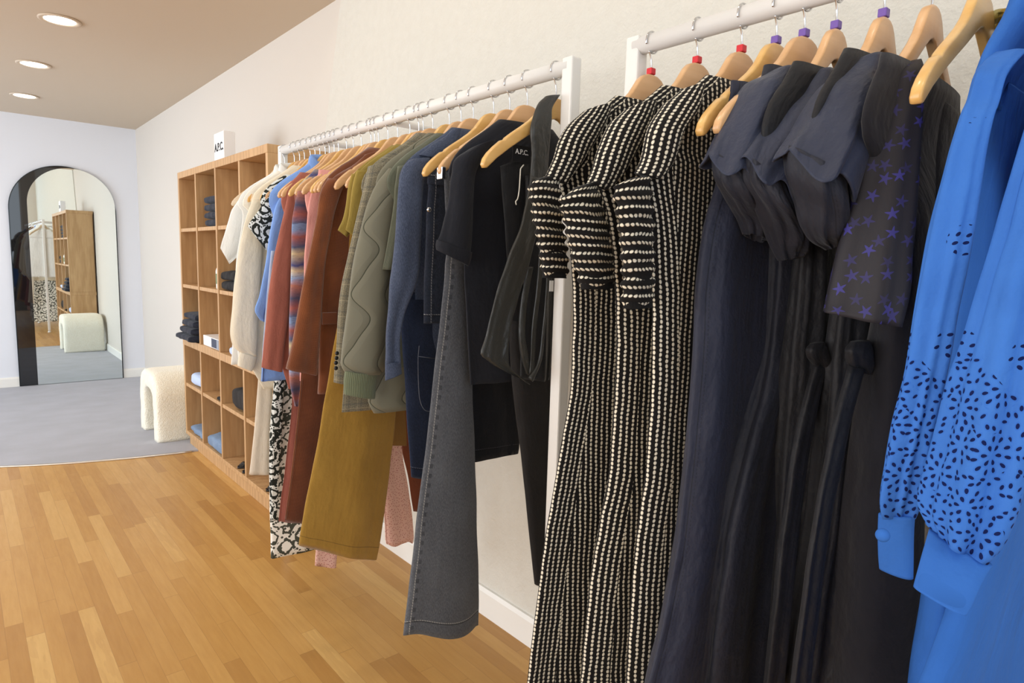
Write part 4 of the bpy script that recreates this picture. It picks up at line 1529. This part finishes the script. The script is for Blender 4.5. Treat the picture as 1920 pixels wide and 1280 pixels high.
# --- corduroy jacket
g = garment('corduroy_jacket', 'brown corduroy jacket with a flap pocket', 'jacket', yCORD)
body('jacket_body', [(400, 618), (500, 604), (600, 600), (727, 597)], yCORD, M['cord'], g, t=(.014, .02), neck=.07, seed=36, n=48)
tube('sleeve', [(615, 334, 650, 338), (603, 355, 640, 360), (594, 407, 626, 410), (581, 470, 614, 472), (566, 539, 606, 540), (556, 595, 603, 597), (547, 640, 601, 640), (535, 690, 596, 703)], yCORD - .022, M['cord'], g, ratio=.42, folds=(.001, .004), seed=37)
pk = [onY(604, 586, yCORD - .027), onY(632, 590, yCORD - .027)]
box('pocket_flap', pk[0][0], pk[1][0], yCORD - .030, yCORD - .022, pk[0][2] - .035, pk[0][2], M['cord_dark'], g, .002)
tube('collar', [(684, 290, 712, 282), (672, 302, 712, 306), (640, 322, 700, 330), (622, 336, 655, 345)], yCORD - .012, M['cord'], g, ratio=.25, folds=(0, .002), seed=38, n=24, lip=.004)

# --- mustard wide leg trousers
g = garment('wide_trousers', 'mustard wide leg trousers hanging in front of the corduroy, hem near the floor', 'trousers', yMUS)
tube('leg', [(654, 500, 752, 505), (638, 590, 751, 594), (625, 657, 750, 662), (612, 743, 747, 752), (594, 846, 738, 852), (577, 932, 727, 950), (566, 990, 718, 1012), (562, 1020, 711, 1049)], yMUS - .012, M['mustard'], g, ratio=.16, folds=(.001, .006), k=(3, 5), seed=39)
tube('waistband', [(660, 352, 700, 360), (660, 400, 742, 410), (653, 506, 753, 512)], yMUS - .012, M['mustard'], g, ratio=.08, folds=(0, .002), seed=40)

# --- grey pinstripe blouse between the mustard trousers and the mustard tees
g = garment('blouse', 'dark grey pinstripe blouse, only its hem showing under the olive quilted jacket', 'blouse', yBACK1)
tube('blouse_body', [(690, 360, 760, 350), (686, 450, 800, 460), (684, 600, 780, 604), (683, 700, 760, 704), (683, 746, 745, 760)], yBACK1, M['pinstripe'], g, ratio=.09, folds=(.0005, .002), seed=41)

# --- mustard tees
for y, nm, rows, seed in ((yT1, 'left', [(659, 326, 690, 326), (653, 348, 684, 348), (647, 389, 676, 389), (640, 415, 668, 420), (632, 431, 652, 446)], 42),
                          (yT2, 'right', [(668, 319, 700, 320), (661, 345, 695, 345), (657, 381, 690, 383), (654, 408, 684, 412), (648, 430, 668, 446)], 44)):
    g = garment('tee', 'mustard short sleeve tee, the %s one of two beside the check tweed jacket' % nm, 'tee', y)
    body('tee_body', [(400, 668 if nm == 'left' else 676), (520, 665 if nm == 'left' else 673), ('z', 1.05, .18)], y, M['mustard_knit'], g, t=(.009, .010), neck=.09, tt=.011, seed=seed, n=40, folds=(.001, .003))
    tube('sleeve', rows, y - .010, M['mustard_knit'], g, ratio=.3, folds=(.001, .002), seed=seed + 1, n=28, lip=.02)

# --- tweed jacket
g = garment('tweed_jacket', 'grey check tweed jacket with small dark cuff buttons', 'jacket', yTWEED)
body('jacket_body', [(400, 690), (520, 664), (640, 650), (755, 640)], yTWEED, M['tweed'], g, t=(.016, .02), neck=.055, seed=46, n=48)
ts = tube('sleeve', [(690, 313, 760, 300), (682, 350, 735, 350), (672, 395, 715, 397), (650, 486, 690, 487), (637, 548, 676, 549), (631, 620, 668, 622), (628, 670, 664, 672), (625, 716, 662, 720)], yTWEED - .026, M['tweed'], g, ratio=.5, folds=(.001, .003), seed=47)
for i, (bx_, by_) in enumerate([(632, 662), (631, 671), (630, 680), (630, 690)]):
    c = onY(bx_, by_, yTWEED - .048)
    bm = bmesh.new()
    bmesh.ops.create_uvsphere(bm, u_segments=12, v_segments=8, radius=.0055)
    for v in bm.verts:
        v.co = Vector((c[0] + v.co.x, c[1] + v.co.y * .6, c[2] + v.co.z))
    obj('cuff_button', bm, M['black_plastic'], ts)

# --- olive quilted jacket
g = garment('quilted_jacket', 'olive wavy quilted jacket with a ribbed green cuff', 'jacket', yQUILT)
body('jacket_body', [(400, 712), (520, 700), (640, 692), (735, 690), (757, 700)], yQUILT, M['quilt'], g, t=(.02, .026), neck=.07, seed=48, n=48, folds=(.001, .005))
tube('sleeve', [(728, 316, 764, 312), (706, 344, 756, 344), (692, 374, 752, 376), (675, 439, 744, 440), (659, 517, 738, 518), (650, 595, 731, 595), (645, 640, 727, 640), (641, 680, 724, 684), (648, 697, 712, 703)], yQUILT - .036, M['quilt'], g, ratio=.42, folds=(.001, .004), seed=49, lip=0, crumple=.003)
tube('ribbed_cuff', [(646, 694, 711, 701), (644, 712, 707, 720), (645, 738, 704, 747)], yQUILT - .036, M['rib'], g, ratio=.42, folds=(.001, .001), seed=50, n=18, lip=.02, crumple=.0008)

# --- sage tee
g = garment('tee', 'sage green textured tee behind the blue denim jacket', 'tee', yTEE)
body('tee_body', [(420, 752), (560, 748), ('z', 1.02, .2)], yTEE, M['sage'], g, t=(.012, .014), neck=.08, tt=.021, seed=51, n=40)
tube('sleeve', [(746, 312, 790, 306), (741, 350, 770, 350), (739, 376, 768, 376), (729, 439, 758, 440), (717, 505, 744, 506)], yTEE - .016, M['sage'], g, ratio=.4, folds=(.001, .002), seed=52, n=28)

# --- indigo jeans and denim jacket
g = garment('jeans', 'dark indigo jeans with a stitched patch pocket between denim jacket and charcoal jeans', 'jeans', yDJ + .02)
tube('leg', [(748, 560, 830, 562), (754, 649, 836, 652), (760, 740, 838, 742), (764, 817, 838, 820), (770, 893, 836, 900)], yDJ + .008, M['denim_indigo'], g, ratio=.2, folds=(.001, .003), seed=53)
tube('waistband', [(770, 350, 860, 356), (764, 440, 850, 446), (747, 566, 831, 572)], yDJ + .008, M['denim_indigo'], g, ratio=.1, folds=(0, .001), seed=54)
pp = [onY(x_, y_, yDJ - .016) for x_, y_ in [(786, 648), (784, 672), (786, 740), (796, 768), (812, 772)]]
obj('pocket_stitching', tube_mesh(bmesh.new(), catmull(pp, 40), .0009, 6), plain('grey_thread', lin(92, 98, 110), .8), g)
pp = [onY(x_, y_, yDJ - .016) for x_, y_ in [(785, 668), (815, 672)]]
obj('pocket_stitching', tube_mesh(bmesh.new(), pp, .0009, 6), bpy.data.materials['grey_thread'], g)
g = garment('denim_jacket', 'blue denim jacket with a turned collar and buttoned cuff', 'jacket', yDJ)
body('jacket_body', [(400, 778), (500, 776), (560, 776), ('z', 1.02, .19)], yDJ, M['denim_blue'], g, t=(.014, .016), neck=.07, seed=55, n=44)
tube('sleeve', [(768, 300, 806, 296), (755, 316, 800, 318), (748, 345, 794, 347), (741, 439, 790, 440), (733, 514, 784, 515), (728, 592, 757, 594), (724, 650, 750, 652), (722, 680, 752, 682)], yDJ - .03, M['denim_blue'], g, ratio=.5, folds=(.001, .004), seed=56, lip=0)
tube('cuff', [(722, 678, 752, 680), (722, 694, 753, 690), (722, 713, 754, 700)], yDJ - .03, M['denim_blue'], g, ratio=.5, folds=(0, .001), seed=57, n=14, lip=.012, crumple=.0006)
tube('collar', [(846, 244, 864, 240), (834, 256, 862, 258), (808, 272, 858, 284), (785, 290, 830, 300)], yDJ - .012, M['denim_blue'], g, ratio=.3, folds=(0, .001), seed=58, n=24, lip=.004)

# --- dark denim skirt
g = garment('denim_skirt', 'rinsed dark denim skirt hung by its waistband, with a pocket rivet', 'skirt', ySKIRT)
tube('skirt_body', [(804, 326, 850, 332), (803, 360, 852, 364), (800, 395, 856, 398), (797, 500, 864, 503), (795, 606, 866, 606)], ySKIRT, M['denim_dark'], g, ratio=.16, folds=(.001, .002), seed=59)
tube('waistband', [(803, 324, 852, 330), (802, 336, 852, 343), (802, 345, 853, 352)], ySKIRT, M['denim_dark'], g, ratio=.2, folds=(0, 0), seed=60, n=12, lip=.004, crumple=.0004)
c = onY(804.5, 393, ySKIRT - .016)
bm = bmesh.new()
bmesh.ops.create_uvsphere(bm, u_segments=14, v_segments=8, radius=.006)
for v in bm.verts:
    v.co = Vector((c[0] + v.co.x, c[1] + v.co.y * .6, c[2] + v.co.z))
obj('rivet', bm, M['chrome'], g)

# --- black denim skirt (wall side)
g = garment('denim_skirt', 'black denim skirt with a topstitched hem between charcoal jeans and black trousers', 'skirt', yGJ + .035)
tube('skirt_body', [(868, 340, 960, 346), (872, 480, 966, 486), (880, 700, 966, 696), (883, 780, 972, 772), (885, 850, 974, 836), (886, 866, 972, 849)], yGJ + .03, M['denim_black'], g, ratio=.12, folds=(.001, .004), k=(3, 5), seed=61)

# --- charcoal wide leg jeans
g = garment('wide_jeans', 'washed charcoal wide leg jeans with light hem stitching, hanging lowest on the long rail', 'jeans', yGJ)
tube('leg', [(838, 470, 878, 474), (834, 500, 874, 503), (823, 620, 880, 623), (813, 705, 886, 706), (801, 817, 891, 817), (790, 910, 895, 905), (781, 986, 897, 980), (770, 1080, 901, 1070), (764, 1143, 903, 1128), (760, 1182, 902, 1172)], yGJ - .006, M['denim_grey'], g, ratio=.22, folds=(.0, .004), k=(3, 4), seed=62, n=60, hem=.012)
tube('waistband', [(832, 322, 872, 328), (833, 345, 874, 350), (838, 476, 879, 480)], yGJ - .006, M['denim_grey'], g, ratio=.16, folds=(0, .001), seed=63)
c = onY(831, 322, yGJ - .012)
box('clip', c[0] - .003, c[0] + .008, yGJ - .012, yGJ + .010, c[2] - .016, c[2] + .012, M['chrome'], g, .002)

# --- navy polo
g = garment('polo_shirt', 'black navy short sleeve polo shirt with a banded sleeve', 'polo shirt', yPOLO)
body('polo_body', [(400, 876), (500, 870), (600, 876), (708, 882)], yPOLO, M['navy_knit'], g, t=(.018, .022), neck=.085, tt=.022, seed=64, n=46)
tube('sleeve', [(874, 284, 930, 262), (852, 300, 910, 290), (845, 330, 893, 326), (840, 370, 889, 368), (833, 405, 888, 408), (825, 440, 886, 456), (820, 452, 884, 478)], yPOLO - .024, M['navy_knit'], g, ratio=.55, folds=(.001, .004), seed=65, lip=0)
tube('sleeve_band', [(819, 449, 886, 473), (817, 459, 884, 486), (818, 468, 880, 499)], yPOLO - .024, M['navy_knit'], g, ratio=.58, folds=(.001, .001), seed=66, n=14, lip=.04, crumple=.0006)

# --- black trousers and leather coat
g = garment('trousers', 'black slim trousers hanging below the leather coat beside the white rail post', 'trousers', yCOAT + .06)
tube('leg', [(955, 600, 1045, 604), (958, 705, 1040, 708), (978, 874, 1040, 876), (986, 960, 1040, 960), (994, 1042, 1040, 1042), (1000, 1093, 1044, 1093)], yCOAT + .06, M['charcoal'], g, ratio=.25, folds=(.001, .004), seed=67)
tube('waistband', [(962, 360, 1040, 366), (958, 450, 1042, 454), (955, 610, 1046, 612)], yCOAT + .06, M['charcoal'], g, ratio=.12, folds=(0, .001), seed=68)
g = garment('leather_coat', 'black leather coat with an upright collar and a big slumped sleeve', 'coat', yCOAT)
tube('lining', [(938, 312, 1010, 290), (940, 330, 1012, 330), (945, 400, 1020, 400), (950, 480, 1024, 480), (958, 560, 1030, 560)], yCOAT + .035, M['lining'], g, ratio=.16, folds=(.001, .003), seed=69)
tube('coat_body', [(985, 330, 1042, 320), (984, 420, 1038, 420), (982, 500, 1036, 500), (980, 600, 1034, 600), (976, 700, 1032, 705), (976, 708, 1031, 713)], yCOAT + .012, M['lining'], g, ratio=.42, folds=(.001, .006), k=(4, 7), seed=70)  # lining black painted in for the dark recess between the leather folds
tube('collar', [(1022, 181, 1050, 178), (1008, 196, 1034, 200), (1000, 220, 1032, 224), (995, 245, 1030, 250), (998, 290, 1028, 294), (996, 330, 1026, 336), (990, 370, 1024, 378)], yCOAT - .022, M['leather'], g, ratio=.35, folds=(.001, .003), seed=71, n=36, crumple=.004)
tube('sleeve', [(996, 330, 1024, 340), (982, 390, 1016, 396), (966, 440, 1004, 446), (948, 490, 990, 496), (934, 535, 976, 542), (922, 580, 964, 588), (910, 625, 954, 636), (899, 660, 952, 676), (918, 676, 962, 694), (948, 692, 990, 716)], yCOAT - .035, M['leather'], g, ratio=.36, folds=(.001, .006), k=(3, 5), seed=72, n=60, crumple=.006, lip=.02)
for nm_, rows_, dy_, sd_ in (('fold_ridge', [(1014, 440, 1024, 440), (1008, 500, 1018, 500), (1000, 580, 1009, 580), (994, 650, 1003, 650), (990, 700, 1000, 704)], .040, 73),
                             ('fold_ridge', [(1026, 470, 1034, 470), (1022, 540, 1029, 540), (1016, 620, 1023, 620), (1006, 680, 1014, 680), (990, 706, 1000, 716)], .044, 74),
                             ('inner_fold_ridge', [(990, 500, 1000, 500), (978, 560, 990, 560), (972, 620, 984, 620), (976, 668, 990, 672), (986, 700, 998, 704)], .032, 75)):
    tube(nm_, rows_, yCOAT - dy_, M['leather'], g, ratio=.8, folds=(.0005, .0015), seed=sd_, n=40, lip=.003, crumple=.003)  # leather fold ridges, added for contrast over the dark coat body
rotY = Matrix(((1, 0, 0), (0, 0, -1), (0, 1, 0)))
c = onY(978, 289, yCOAT + .02)
nl = box('neck_label', c[0] - .026, c[0] + .026, c[1] - .0005, c[1] + .0012, c[2] - .018, c[2] + .018, M['black'], g)
text_mesh('label_lettering', 'A.P.C.', .015, M['paper'], nl, (c[0], c[1] - .0012, c[2] + .004), rotY, .0003, bold=.0002)
pp = [onY(x_, y_, yCOAT + .012) for x_, y_ in [(982, 309), (976, 318), (975, 335), (973, 360), (970, 374), (967, 378), (968, 384)]]
obj('tag_string', tube_mesh(bmesh.new(), catmull(pp, 40), .0014, 6), M['offwhite'], g)
c = onY(1033, 536, yCOAT - .05)
box('swing_tag', c[0] - .004, c[0] + .007, c[1] - .0008, c[1] + .0008, c[2] - .012, c[2] + .012, M['paper'], g)

# ================================================================== clothes on the near rail
def striped(y, label, brow, srow, crow, seed):
    g = garment('striped_dress', label, 'dress', y, None)
    body('dress_body', brow, y, M['bead'], g, t=(.026, .044), neck=.10, seed=seed, folds=(.001, .012), k=(3, 5), n=80, uvmode='gore', wmax=.27, expo=2.0)
    tube('sleeve', srow, y - .012, M['bead'], g, ratio=.8, folds=(.001, .003), seed=seed + 1, n=30, lip=0)
    tube('smocked_cuff', crow, y - .012, M['bead_cuff'], g, ratio=.55, folds=(.001, .002), seed=seed + 2, n=60, lip=.06, smock=.003, crumple=.003)
    return g


striped(yS1, 'black dress striped with cream knots, leftmost of three, beside the leather coat',
        [(330, 1046), (430, 1064), (540, 1074), (680, 1072), (812, 1050), (982, 1018), (1131, 997), (1275, 976), (1420, 950)],
        [(1088, 215, 1150, 196), (1066, 234, 1136, 236), (1046, 265, 1112, 275), (1034, 302, 1090, 312), (1018, 334, 1066, 345)],
        [(1012, 334, 1040, 330), (990, 349, 1052, 350), (996, 392, 1056, 395), (1003, 432, 1060, 437), (1010, 478, 1064, 482), (1015, 519, 1064, 521)], 80)
striped(yS2, 'black dress striped with cream knots, middle one of three',
        [(330, 1118), (430, 1140), (540, 1152), (680, 1152), (839, 1141), (919, 1124), (1025, 1103), (1280, 1079), (1420, 1060)],
        [(1166, 212, 1232, 190), (1140, 238, 1218, 240), (1120, 286, 1190, 290), (1110, 322, 1166, 330), (1100, 345, 1140, 356)],
        [(1080, 352, 1118, 340), (1052, 374, 1124, 365), (1060, 416, 1138, 420), (1072, 470, 1148, 472), (1086, 522, 1152, 520), (1090, 543, 1150, 540)], 84)
striped(yS3, 'black dress striped with cream knots, right one of three, beside the navy dresses',
        [(330, 1200), (430, 1214), (580, 1222), (680, 1222), (812, 1214), (940, 1194), (1078, 1182), (1275, 1166), (1420, 1150)],
        [(1270, 176, 1322, 158), (1240, 201, 1312, 205), (1214, 243, 1280, 250), (1200, 300, 1260, 305), (1190, 325, 1236, 335)],
        [(1170, 340, 1212, 330), (1151, 354, 1220, 345), (1156, 400, 1224, 398), (1163, 460, 1226, 460), (1166, 520, 1226, 520), (1167, 579, 1224, 577)], 88)

# navy slip dress under the first puff sleeve dress
g = garment('slip_dress', 'long midnight navy dress whose wide skirt hangs beside the striped dresses', 'dress', ySLIP)
body('dress_body', [(340, 1345), (420, 1322), (500, 1308), (560, 1301), (700, 1292), (813, 1280), (954, 1263), (1077, 1236), (1179, 1203), (1263, 1186), (1420, 1160)], ySLIP - .01, M['navy_skirt'], g, t=(.03, .05), neck=.14, smax=.76, seed=92, folds=(.002, .018), k=(5, 8), n=70, wmax=.27)


def puff(y, label, sleeve, band, skirt, nk, seed, sash=None, smat='navy2', smax=1.0):
    g = garment('puff_sleeve_dress', label, 'dress', y)
    body('dress_body', skirt, y, M[smat], g, t=(.024, .05), tt=.021, neck=nk, seed=seed, folds=(.001, .016), k=(6, 10), n=70, wmax=.27, smax=smax)
    tube('puff_sleeve', sleeve, y - .012, M['navy'], g, ratio=1.0, folds=(.0005, .006), k=(4, 7), seed=seed + 1, n=44, lip=.02, crumple=.006, expo=2.3, hem=.022)
    tube('gathered_band', band, y - .010, M['navy2'], g, ratio=.9, folds=(.003, .005), k=(7, 11), seed=seed + 2, n=40, lip=.05, smock=.0, crumple=.012)
    if sash:
        for rows in sash:
            tube('sash', rows, y - .040, M['black_skirt'], g, ratio=.5, folds=(.001, .004), k=(3, 5), seed=seed + 4, n=44, lip=.004)
    return g


puff(yN1, 'first navy dress with puffed short sleeves, its sleeve over the striped dress',
     [(1434, 144, 1485, 124), (1396, 163, 1484, 168), (1354, 222, 1470, 228), (1334, 256, 1446, 282), (1316, 282, 1424, 340)],
     [(1334, 282, 1404, 330), (1338, 330, 1412, 372), (1352, 366, 1428, 410), (1380, 410, 1440, 440), (1396, 440, 1440, 452)],
     [(400, 1440), (500, 1434), (616, 1427), (700, 1408), (869, 1364), (1038, 1332), (1235, 1307), (1420, 1280)], .11, 96, smax=.84)
puff(yN2, 'second navy dress with puffed short sleeves, middle of three',
     [(1520, 138, 1563, 127), (1494, 158, 1562, 166), (1454, 206, 1546, 226), (1422, 244, 1524, 290), (1383, 288, 1492, 358)],
     [(1398, 290, 1470, 344), (1396, 345, 1482, 392), (1412, 396, 1500, 430), (1436, 440, 1510, 466), (1470, 482, 1508, 476)],
     [(430, 1500), (520, 1506), (594, 1512), (661, 1530), (700, 1524), (785, 1495), (925, 1468), (1038, 1456), (1207, 1416), (1420, 1380)], .12, 100,
     [[(1519, 644, 1546, 641), (1511, 656, 1553, 657), (1512, 668, 1557, 672), (1522, 684, 1552, 690)],
      [(1528, 676, 1552, 680), (1508, 740, 1538, 744), (1488, 830, 1520, 834), (1474, 920, 1506, 924), (1456, 1060, 1492, 1064), (1430, 1290, 1470, 1294)],
      [(1542, 680, 1566, 676), (1530, 720, 1566, 716), (1522, 756, 1552, 748)]], 'black_skirt', smax=.87)
puff(yN3, 'third navy dress with puffed short sleeves, left of the star print dress',
     [(1594, 122, 1655, 98), (1566, 146, 1656, 146), (1534, 173, 1654, 182), (1492, 230, 1638, 252), (1457, 274, 1602, 342)],
     [(1470, 276, 1590, 334), (1468, 330, 1594, 380), (1482, 375, 1592, 414), (1500, 425, 1580, 446), (1550, 474, 1568, 470)],
     [(440, 1570), (540, 1578), (640, 1592), (672, 1600), (729, 1586), (841, 1546), (1066, 1495), (1263, 1467), (1420, 1440)], .115, 106,
     [[(1594, 640, 1632, 638), (1584, 656, 1640, 658), (1586, 676, 1642, 680), (1600, 694, 1636, 700)],
      [(1590, 684, 1624, 690), (1570, 760, 1604, 766), (1548, 850, 1584, 856), (1528, 940, 1564, 946), (1508, 1070, 1546, 1076), (1480, 1290, 1522, 1296)]], 'black_skirt', smax=.87)

g = garment('star_dress', 'black dress printed with small blue stars, left of the cobalt blue dresses', 'dress', ySTAR)
body('dress_body', [(420, 1660), (620, 1640), (720, 1652), (900, 1646), (1066, 1644), (1280, 1630), (1420, 1620)], ySTAR, M['stars_dark'], g, t=(.026, .085), neck=.155, smax=.87, seed=112, folds=(.001, .012), n=60, wmax=.27)
tube('sleeve', [(1690, 122, 1726, 112), (1654, 142, 1732, 140), (1640, 180, 1730, 184), (1621, 248, 1726, 250), (1596, 336, 1718, 340), (1566, 459, 1708, 462), (1546, 560, 1702, 560), (1542, 582, 1690, 612)], ySTAR - .008, M['stars'], g, ratio=1.1, folds=(.002, .008), k=(3, 6), seed=113, n=54, lip=.05)
tube('bodice', [(1724, 152, 1750, 190), (1726, 200, 1800, 214), (1712, 270, 1800, 272), (1700, 420, 1790, 424), (1690, 600, 1780, 604)], ySTAR - .002, M['stars_dark'], g, ratio=.3, folds=(.001, .004), seed=114, n=30)

sc = thing('silk_scarf', 'green and gold silk scarf knotted round the bare arm of a wooden hanger', 'scarf', (RB, ySCARF, 1.6))
c = onY(1858, 62, ySCARF)
bm = bmesh.new()
for q, rad in ((0, .020), (1, .016)):
    ring = []
    N_, M_ = 34, 14
    for i in range(N_):
        a = 2 * PI * i / N_
        row = []
        for j in range(M_):
            b = 2 * PI * j / M_
            rr_ = rad + .006 * math.cos(b) + .002 * math.sin(5 * b + 3 * a)
            p = Vector((c[0] + (q - .5) * .022 + .010 * math.sin(b) + .004 * math.sin(a + q), ySCARF - .012 + rr_ * .8 * math.cos(a), c[2] + rr_ * math.sin(a)))
            row.append(bm.verts.new(p + noise.noise_vector(p * 60) * .002))
        ring.append(row)
    for i in range(N_):
        for j in range(M_):
            bm.faces.new((ring[i][j], ring[(i + 1) % N_][j], ring[(i + 1) % N_][(j + 1) % M_], ring[i][(j + 1) % M_]))
bmesh.ops.recalc_face_normals(bm, faces=bm.faces)
obj('knot', bm, M['silk'], sc)
loft('hanging_end', [(c[0] + .005, ySCARF - .018, c[2] - .012, .012, .012, .010, 0, 0), (c[0] + .012, ySCARF - .016, c[2] - .06, .016, .016, .006, 0, 0), (c[0] + .015, ySCARF - .014, c[2] - .14, .014, .014, .004, 0, 0)], M['silk'], sc, folds=(.001, .002), n=20, lip=.004, seed=120)

g = garment('blue_dress', 'cobalt blue embroidered dress, left one of two, its cuff with a covered button', 'dress', yBL1)
body('dress_body', [(200, 1836), (400, 1800), (700, 1770), (1000, 1748), (1200, 1720), (1420, 1690)], yBL1 + .004, M['blue'], g, t=(.022, .035), neck=.06, smax=.87, seed=121, folds=(.001, .012), n=60, wmax=.27)
tube('sleeve', [(1846, 108, 1930, 96), (1822, 142, 1890, 140), (1806, 186, 1872, 190), (1792, 214, 1862, 216), (1756, 353, 1840, 356), (1731, 459, 1826, 462), (1701, 640, 1790, 642), (1688, 706, 1774, 708), (1664, 802, 1752, 806), (1645, 898, 1738, 902), (1642, 940, 1726, 944), (1650, 968, 1714, 970)], yBL1 - .008, M['eyelet'], g, ratio=1.0, folds=(.002, .006), k=(4, 7), seed=122, n=80, lip=0, crumple=.003)
cf = tube('cuff', [(1646, 962, 1716, 966), (1645, 1000, 1714, 1004), (1646, 1040, 1713, 1048), (1648, 1064, 1712, 1084)], yBL1 - .008, M['blue'], g, ratio=1.8, folds=(.0003, .0006), seed=123, n=24, lip=.05, crumple=.0008, expo=2.2)
c = onY(1655, 1003, yBL1 - .035)
bm = bmesh.new()
bmesh.ops.create_uvsphere(bm, u_segments=16, v_segments=10, radius=.0058)
for v in bm.verts:
    v.co = Vector((c[0] + v.co.x, c[1] + v.co.y, c[2] + v.co.z))
obj('cuff_button', bm, M['blue'], cf)
g = garment('blue_dress', 'cobalt blue embroidered dress, right one of two, its wide cuff nearest to the camera', 'dress', yBL2)
body('dress_body', [(420, 1960), (700, 1900), (960, 1800), (1090, 1716), (1200, 1700), (1280, 1688), (1420, 1670)], yBL2 + .004, M['blue'], g, t=(.022, .04), neck=.06, smax=.87, seed=125, folds=(.001, .02), n=70, wmax=.27)
tube('sleeve', [(1980, 110, 2060, 120), (1940, 200, 2050, 205), (1920, 250, 2040, 256), (1895, 336, 2020, 342), (1870, 416, 2010, 420), (1840, 513, 1990, 520), (1812, 625, 1975, 632), (1781, 717, 1960, 730), (1758, 802, 1945, 830), (1735, 898, 1924, 940), (1728, 950, 1896, 1010), (1744, 990, 1858, 1058)], yBL2 - .010, M['eyelet'], g, ratio=1.2, folds=(.003, .007), k=(5, 8), seed=126, n=90, lip=0, crumple=.004)
tube('cuff', [(1740, 990, 1860, 1060), (1728, 1030, 1842, 1094), (1716, 1074, 1824, 1134), (1710, 1097, 1812, 1153)], yBL2 - .010, M['blue'], g, ratio=2.6, folds=(.0003, .0006), seed=127, n=24, lip=.05, crumple=.0008, expo=2.2)
